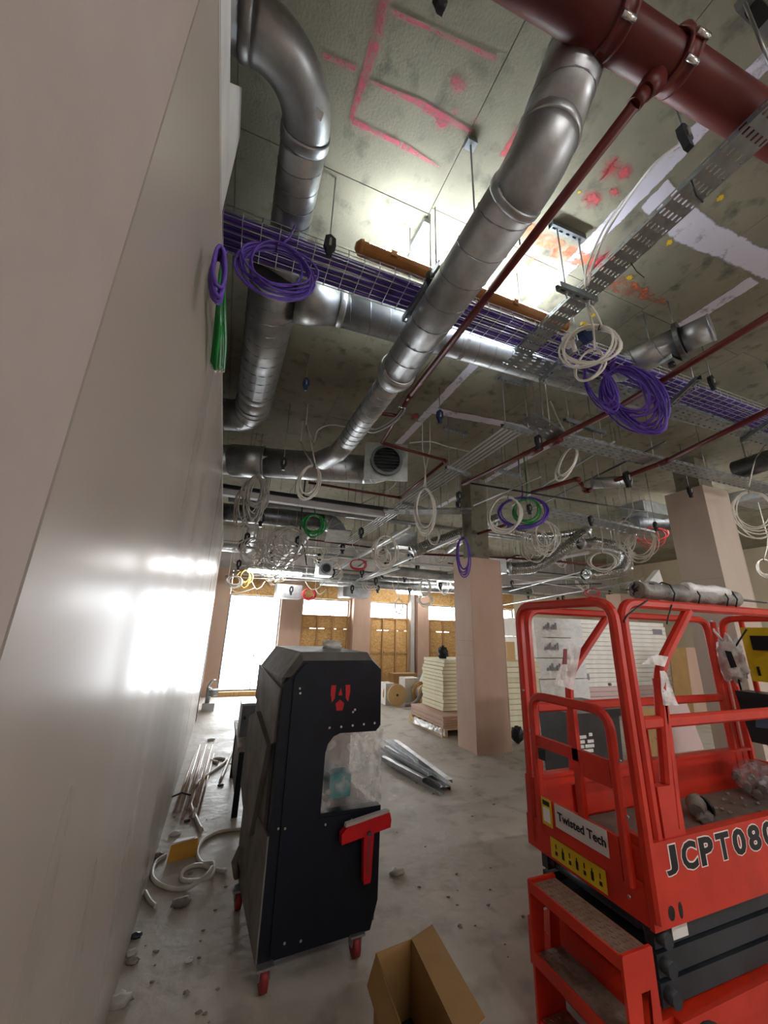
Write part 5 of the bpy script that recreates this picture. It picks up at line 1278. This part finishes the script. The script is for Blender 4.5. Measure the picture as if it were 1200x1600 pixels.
for k in range(5):
    z0 = .05 + k*(ztop-.02-.05)/5; h = (ztop-.07)/5
    a = MB(); n_ = 8
    nm = ('lowest', 'second lowest', 'middle', 'second highest', 'topmost')[k]
    D = thing('wrapped_pack', '%s film wrapped pack of white boards in the stack behind the lift gate' % nm, 'pack', ((xl+xa)/2, yk+.2, z0))
    MB().bx(xl + .02*(k % 2), xa - .03, yk-.3, yk+.8, z0+.006, z0+h-.006).build('boards', 'insulation_white', D)
    a.grid([xl-.004+.02*(k % 2) + (xa-xl-.02)*i/14 for i in range(15)], [z0+.01 + (h-.02)*j/6 for j in range(7)], lambda u, v: (u, yk-.31 - .018*abs(mnoise.noise(Vector((u*5, v*9, k*3)))), v))
    a.build('film', 'film_wrap', D)
    if k > 1:
        pr_ = MB()
        for i in range(6): pr_.bx(xl+.2+i*.06, xl+.24+i*.06, yk-.334, yk-.332, z0+h*.4, z0+h*(.55+.1*(i % 3)))
        pr_.build('print', 'pack_print', D)
# cream stack right of the middle column
ys = 5.9; xs = ay(783, 1100, ys).x; zt = ay(800, 1036, ys).z; n_ = 13
for k in range(n_):
    z0 = .02 + zt*k/n_; o = slab_board('insulation_board', 'cream insulation board, %s in the stack right of the middle column' % nth_top(k, n_), 'cream boards right of the middle column', xs + (.0 if k > 9 else .02) + .015*random.random(), xs+.9, ys + (.0 if k > 9 else .05), ys+.9, z0+.003, z0 + zt/n_ - .004, 'insulation')
o = slab_board('timber_offcut', 'pale upright timber panel standing on the cream stack', None, ay(792, 1020, 6.2).x, ay(805, 1020, 6.2).x, 6.2, 6.23, zt+.02, ay(798, 1003, 6.2).z, 'pine_board', 'timber')
o = MB().blob(ay(808, 1143, 5.45), .1, .1, .115, .25, 3, seed=6).build('rubbish_bag', 'bag_black'); tag(o, 'black rubbish bag on the floor before the cream stack', 'bag'); o.location.z = .0
# pallet with boards left of the column
D = thing('pallet', 'low pallet on the floor left of the middle column', 'pallet', (4.0, 6.6, 0))
for k in range(6): MB().bx(3.48, 4.6, 6.06 + k*.22, 6.06 + k*.22+.13, .1, .125).build('deck_board', 'pallet_wood', D)
for k in range(3): MB().bx(3.48 + k*.5, 3.58 + k*.5, 6.06, 7.3, 0.0, .1).build('bearer', 'pallet_wood', D)
a = MB(); a.bx(3.46, 4.5, 6.04, 6.045, .03, .13); 
for k in range(5): o = slab_board('plasterboard_sheet', 'pinkish plasterboard sheet, %s on the pallet left of the column' % nth_top(k, 5), 'plasterboard on the pallet', 3.52+.01*(k % 2), 4.6, 6.1, 7.3, .127 + k*.034, .127 + k*.034 + .031, 'plasterboard_pink')
sheet('dusty white film draped down the edge of the pallet', [Vector((3.5, 6.02, .13)), Vector((3.44, 6.4, .14)), Vector((3.44, 7.0, .13))], [Vector((3.5, 6.0, .03)), Vector((3.42, 6.4, .06)), Vector((3.42, 7.0, .03))], 'film_wrap')
xs = ay(692, 1080, 6.45).x; zt = ay(700, 1031, 6.45).z; n_ = 14; z00 = .30
for k in range(n_):
    z0 = z00 + (zt-z00)*k/n_; o = slab_board('insulation_board', 'cream insulation board, %s in the stack left of the middle column' % nth_top(k, n_), 'cream boards left of the middle column', xs + .02*random.random() + (.0 if k < 12 else .03), xs+.8, 6.45 + .02*random.random(), 7.25, z0+.002, z0 + (zt-z00)/n_ - .005, 'insulation')
p = ay(694, 1030, 6.9); p.z = zt + .08; o = MB().blob(p + Vector((-.02, 0, .02)), .1, .08, .12, .4, 3, seed=8).build('rubbish_bag', 'bag_black'); tag(o, 'black bag on top of the cream stack left of the column', 'bag')
p = ay(682, 1092, 7.6)
D = thing('plastic_bin', 'slate blue plastic bin beside the cream stack', 'bin', (p.x, 7.6, 0))
zt = ay(682, 1075, 7.6).z
MB().hexa([(p.x-.11, 7.45, 0), (p.x+.11, 7.45, 0), (p.x+.11, 7.7, 0), (p.x-.11, 7.7, 0), (p.x-.14, 7.42, zt), (p.x+.14, 7.42, zt), (p.x+.14, 7.74, zt), (p.x-.14, 7.74, zt)]).build('body', 'crate_blue', D)
MB().bx(p.x-.16, p.x+.16, 7.4, 7.76, zt-.06, zt).build('rim', 'crate_blue', D)
# clutter along the windows
def carton(label, px0, px1, pyt, Y, m, h=None, d=.35, name='carton'):
    p, q = ay(px0, pyt, Y), ay(px1, pyt, Y); D = thing(name, label, 'box', ((p.x+q.x)/2, Y+d/2, 0)); z = p.z
    MB().bx(p.x, q.x, Y, Y+d, 0, z).build('body', m, D); MB().bx(p.x-.002, q.x+.002, Y + d*.45, Y+d*.55, z, z+.003).build('tape', 'paper_white' if m == 'cardboard' else 'pack_print', D)
    return D
carton('white carton half hidden behind the dark machine', 603, 616, 1068, 8.9, 'paper_white')
carton('tall stacked white cartons between the two cable drums', 633, 655, 1060, 9.0, 'paper_white')
carton('long brown carton standing behind the white cartons', 615, 652, 1053, 9.7, 'cardboard')
carton('grey beige carton beside the right cable drum', 672, 695, 1053, 9.4, 'plasterboard_cream')
q = ay(668, 1068, 8.9); o = MB().bx(-.16, .16, -.14, .14, -.14, .14).xf(Matrix.Translation(Vector((q.x+.05, 8.9, .53))) @ Matrix.Rotation(.45, 4, 'Y')).build('carton', 'paper_white'); tag(o, 'tilted white carton lying on the right cable drum', 'box')
def drum(label, px, py, Y, r, wd=.3):
    q = ay(px, py, Y); D = thing('cable_drum', label, 'drum', (q.x, Y, 0))
    MB().tube([(q.x, Y, r), (q.x, Y+.03, r)], r, 24).build('flange', 'pine_board', D); MB().tube([(q.x, Y+wd, r), (q.x, Y+wd+.03, r)], r, 24).build('flange', 'pine_board', D)
    MB().tube([(q.x, Y+.03, r), (q.x, Y+wd, r)], r*.7, 20).build('winding', 'grey_cable', D); MB().tube([(q.x, Y-.004, r), (q.x, Y, r)], r*.12, 10).build('bore', 'decal_black', D)
drum('wooden cable drum standing left of the white cartons', 621, 1085, 8.7, .23); drum('wooden cable drum standing right of the white cartons', 668, 1085, 8.6, .24)
o = MB().tube(bez([ay(663, 1072, 8.5), ay(655, 1090, 8.45), ay(645, 1100, 8.4), ay(632, 1102, 8.4)]), .04, 8).build('grey_hose', 'grey_dirty'); tag(o, 'grey hose sagging in front of the white cartons', 'hose')
o = slab_board('grey_sheet', 'dusty grey panel leaning against the third pier', None, 0, 1, 0, 1, 0, 1, 'board_grey', 'sheet')
o.data = MB().prism([(-.22, 0, 0), (.24, 0, 0), (.3, .0, .55), (-.12, 0, .42)], (0, .03, 0)).mesh('grey_sheet', 'board_grey'); o.location = (ay(655, 1060, 10.2).x, 10.3, .0)
# leaning sheets behind the lift on the right
def leaner(label, pts, Y, m, lean=.25, name='leaning_sheet', th=.02):
    P = [ay(x, y, Y) for x, y in pts]; zb = min(p.z for p in P)
    for p in P: p.y += (p.z - zb)*lean
    o = MB().prism(P, (0, th, 0)).build(name, m); return tag(o, label, 'sheet')
leaner('pine plywood sheet leaning behind the lift deck', [(985, 1218), (1060, 1218), (1040, 1108), (985, 1106)], 4.3, 'pine_board', .1)
leaner('pale pink board leaning beside the plywood sheet', [(1060, 1222), (1120, 1224), (1084, 1098), (1040, 1104)], 4.35, 'stack_pink', .1)
leaner('tall brown cardboard sheet leaning right of the white stack', [(1062, 1150), (1090, 1150), (1078, 1012), (1052, 1014)], 5.6, 'cardboard', .05)
leaner('wide brown board leaning near the right column', [(1088, 1160), (1130, 1160), (1110, 1012), (1076, 1012)], 5.9, 'plasterboard_pink', .05)
# studs on the floor right of the robot
def chan(p, q, w_=.05, h=.035, up=Vector((0, 0, 1)), roll=0):
    p, q = Vector(p), Vector(q); d = (q-p).normalized(); sd = d.cross(up).normalized(); u = sd.cross(d)
    if roll: Rm = Matrix.Rotation(roll, 3, d); sd = Rm @ sd; u = Rm @ u
    a = MB(); t = .002
    for (s0, s1, u0, u1) in ((-w_/2, w_/2, 0, t), (-w_/2, -w_/2+t, t, h), (w_/2-t, w_/2, t, h)):
        a.hexa([p + sd*s0 + u*u0, q + sd*s0 + u*u0, q + sd*s1 + u*u0, p + sd*s1 + u*u0, p + sd*s0 + u*u1, q + sd*s0 + u*u1, q + sd*s1 + u*u1, p + sd*s1 + u*u1])
    return a
st = [((690, 1243), (600, 1188), .0, 0), ((664, 1228), (598, 1192), .04, 3.1), ((700, 1236), (604, 1170), .0, 3.14), ((692, 1238), (600, 1178), .045, 0), ((678, 1214), (606, 1160), .0, 0), ((703, 1232), (618, 1166), .045, 3.1), ((672, 1226), (598, 1182), .085, .3), ((650, 1205), (600, 1168), .085, 0), ((655, 1222), (590, 1180), .0, 0)]
for (a, b_, z, rl) in st:
    o = chan(az(*a, 0) + Vector((0, 0, z)), az(*b_, 0) + Vector((0, 0, z)), .07, .035, roll=0)
    if rl > 2: o = chan(az(*a, 0) + Vector((0, 0, z+.036)), az(*b_, 0) + Vector((0, 0, z+.036)), .07, -.035)
    o = o.build('metal_stud', 'galvanised'); tag(o, 'galvanised metal stud in the loose heap right of the dark machine', 'stud', 'metal studs in the heap')
# pipes along the wall
for k in range(10):
    a = az(272 + k*4.2, 1268 + (k % 4)*4, .012); b_ = az(305 + k*3.2, 1178 - (k % 3)*4, .012); z = .012 + .02*(k % 3)
    a.z = b_.z = z; a.x = max(a.x, -.2); b_.x = max(b_.x, -.2)
    o = MB().cyl(a, b_, .011, 8).build('pipe_length', ('copper_pipe', 'white_cable', 'copper_pipe')[k % 3]); tag(o, 'straight pale pipe length on the floor, %s from the plastered wall' % ('first' if k == 0 else ORD[k]), 'pipe', 'pipe lengths along the wall')
p = az(283, 1245, .05); o = MB().tube([p + Vector((-.1, 0, 0)), p + Vector((0, .01, .03)), p + Vector((.1, 0, .0))], .008, 6).build('strap', 'black_plastic'); tag(o, 'black strap tying the pipe bundle along the wall', 'strap')
def floor_hose(label, pts, r, m='hose_white'):
    o = MB().tube(bez([az(x, y, 0) + Vector((0, 0, r + zz)) for x, y, zz in pts], 8), r, 8).build('hose', m); return tag(o, label, 'hose')
floor_hose('white hose looping on the floor from the dark machine', [(380, 1298, 0), (345, 1302, 0), (318, 1315, 0), (308, 1335, 0), (315, 1352, 0), (332, 1358, .02), (328, 1378, .02), (300, 1387, .02), (283, 1377, 0), (288, 1362, 0), (312, 1355, .0), (335, 1362, 0), (352, 1366, 0)], .013)
floor_hose('white hose bowing across the floor to the wall', [(258, 1340, 0), (242, 1352, 0), (238, 1375, 0), (258, 1390, 0), (290, 1392, 0), (318, 1382, .03), (330, 1368, .03)], .013)
floor_hose('bent white hose end beyond the yellow pack', [(314, 1300, 0), (305, 1280, 0), (297, 1255, 0), (305, 1230, 0), (325, 1212, 0), (348, 1196, 0), (352, 1189, 0), (338, 1187, 0), (330, 1190, 0), (340, 1194, 0)], .016)
floor_hose('straight white pipe lying behind the dark machine', [(344, 1222, 0), (367, 1166, 0)], .016)
floor_hose('short kinked white hose at the foot of the wall', [(226, 1397, 0), (234, 1412, 0), (243, 1420, 0)], .012)
# yellow pack, rags and small rubbish
q = az(286, 1338, 0); D = thing('cement_pack', 'torn amber and black paper pack on the floor by the hose', 'pack', q)
MB().hexa([q + Vector(v) for v in ((-.1, -.06, 0), (.09, -.03, 0), (.1, .1, 0), (-.08, .08, 0), (-.09, -.03, .09), (.08, .0, .1), (.09, .08, .07), (-.07, .06, .08))]).build('pack', 'yellow_box', D)
MB().hexa([q + Vector(v) for v in ((-.085, -.03, .092), (.06, -.01, .101), (.08, .06, .085), (-.06, .05, .088), (-.08, -.02, .098), (.06, .0, .106), (.08, .06, .09), (-.06, .05, .093))]).build('paper_top', 'paper_white', D)
bits = [((283, 1415), 'torn', .055, 'grey_dirty', 'grey rag on the floor below the hose loops'), ((347, 1362), 'r', .03, 'paper_white', 'pale scrap beside the hose end'), ((273, 1305), 'r', .04, 'paper_white', 'small white block between pipes and amber pack'), ((245, 1340), 'r', .045, 'grey_dirty', 'dirty lump between wall and amber pack'),
        ((205, 1492), 'r', .03, 'rubber_grey', 'pale chip at the wall foot near the camera'), ((206, 1505), 'r', .03, 'dirt', 'brown chip at the wall foot near the camera'), ((295, 1502), 'r', .02, 'paper_white', 'bright paper scrap in the middle of the bare floor'), ((212, 1465), 'r', .03, 'lift_dark', 'dark offcut at the wall foot'),
        ((185, 1570), 'r', .05, 'rubber_grey', 'pale rubble lump at the bottom left wall foot'), ((292, 1284), 'r', .025, 'lift_dark', 'dark crumb left of the bent hose'), ((345, 1228), 'r', .03, 'lift_dark', 'dark offcut at the end of the straight pipe'), ((620, 1366), 'r', .05, 'rubber_grey', 'flattened pale scrap on the floor right of the red squeegee'),
        ((330, 1157), 'r', .05, 'paper_white', 'white scrap on the far floor by the pipes'), ((690, 1212), 'r', .03, 'lift_dark', 'dark clip beside the metal studs')]
for k, ((px, py), _, s_, m, lab) in enumerate(bits):
    q = az(px, py, 0); o = MB().blob(q + Vector((0, 0, s_*.28)), s_, s_*.7, s_*.4, .6, 3, 12, 8, k + 20, flat=True).build('scrap', m); tag(o, lab, 'scrap')
rng = random.Random(3)
for k in range(70):
    px, py = rng.choice([(rng.uniform(190, 350), rng.uniform(1400, 1600)), (rng.uniform(600, 800), rng.uniform(1170, 1260)), (rng.uniform(600, 820), rng.uniform(1260, 1500)), (rng.uniform(230, 370), rng.uniform(1150, 1400))])
    q = az(px, py, 0)
    if q.x < -.19: continue
    s_ = rng.uniform(.004, .011); o = MB().blob(q + Vector((0, 0, s_*.3)), s_*1.4, s_, s_*.5, .6, 3, 7, 5, k, flat=True).build('rubble_crumb', 'dirt'); tag(o, 'small crumb of rubble scattered on the concrete floor', 'rubble', 'crumbs on the floor')
# bench and box behind the machine
D = thing('work_bench', 'navy steel trestle behind the dark machine with a grey dusty top', 'bench', (.62, 4.3, 0))
p, q = ay(366, 1262, 4.2), ay(400, 1262, 4.2); xq = ay(372, 1160, 4.2).x
MB().bx(xq, xq+.8, 4.15, 5.3, .52, .56).build('top', 'grey_dirty', D)
for (x, y) in ((xq+.02, 4.2), (xq+.74, 4.2), (xq+.02, 5.2), (xq+.74, 5.2)): MB().bx(x, x+.05, y, y+.05, 0, .52).build('leg', 'robot_navy', D)
MB().bx(xq+.03, xq+.06, 4.25, 5.2, .12, .45).build('side_plate', 'robot_navy', D)
zz = ay(375, 1110, 4.6).z
D = thing('tool_box', 'small grey steel box standing on the navy trestle', 'box', (xq+.3, 4.6, .56))
MB().bx(xq+.02, xq+.5, 4.5, 4.9, .56, zz+.06).build('body', 'galvanised_dark', D); MB().bx(xq+.01, xq+.51, 4.49, 4.91, zz+.06, zz+.08).build('lid', 'galvanised', D)
MB().cyl((xq+.05, 4.5, zz-.05), (xq+.05, 4.47, zz-.05), .015, 8).build('knob', 'black_plastic', D)
# pipe valve at the far wall foot
q = az(322, 1110, 0); D = thing('pipe_valve', 'grey pipe valve fitting standing at the far end of the wall', 'valve', q)
MB().bx(q.x-.09, q.x+.14, q.y-.1, q.y+.1, 0, .14).build('base', 'wire_zinc', D); MB().cyl(q + Vector((0, 0, .14)), q + Vector((0, 0, .42)), .05, 12).build('body', 'galvanised', D)
MB().cyl(q + Vector((0, 0, .32)), q + Vector((.18, 0, .32)), .07, 12).build('outlet', 'galvanised', D); MB().tube([q + Vector((-.04, 0, .42)), q + Vector((.04, 0, .55)), q + Vector((.1, 0, .55))], .02, 8).build('lever', 'wire_zinc', D)
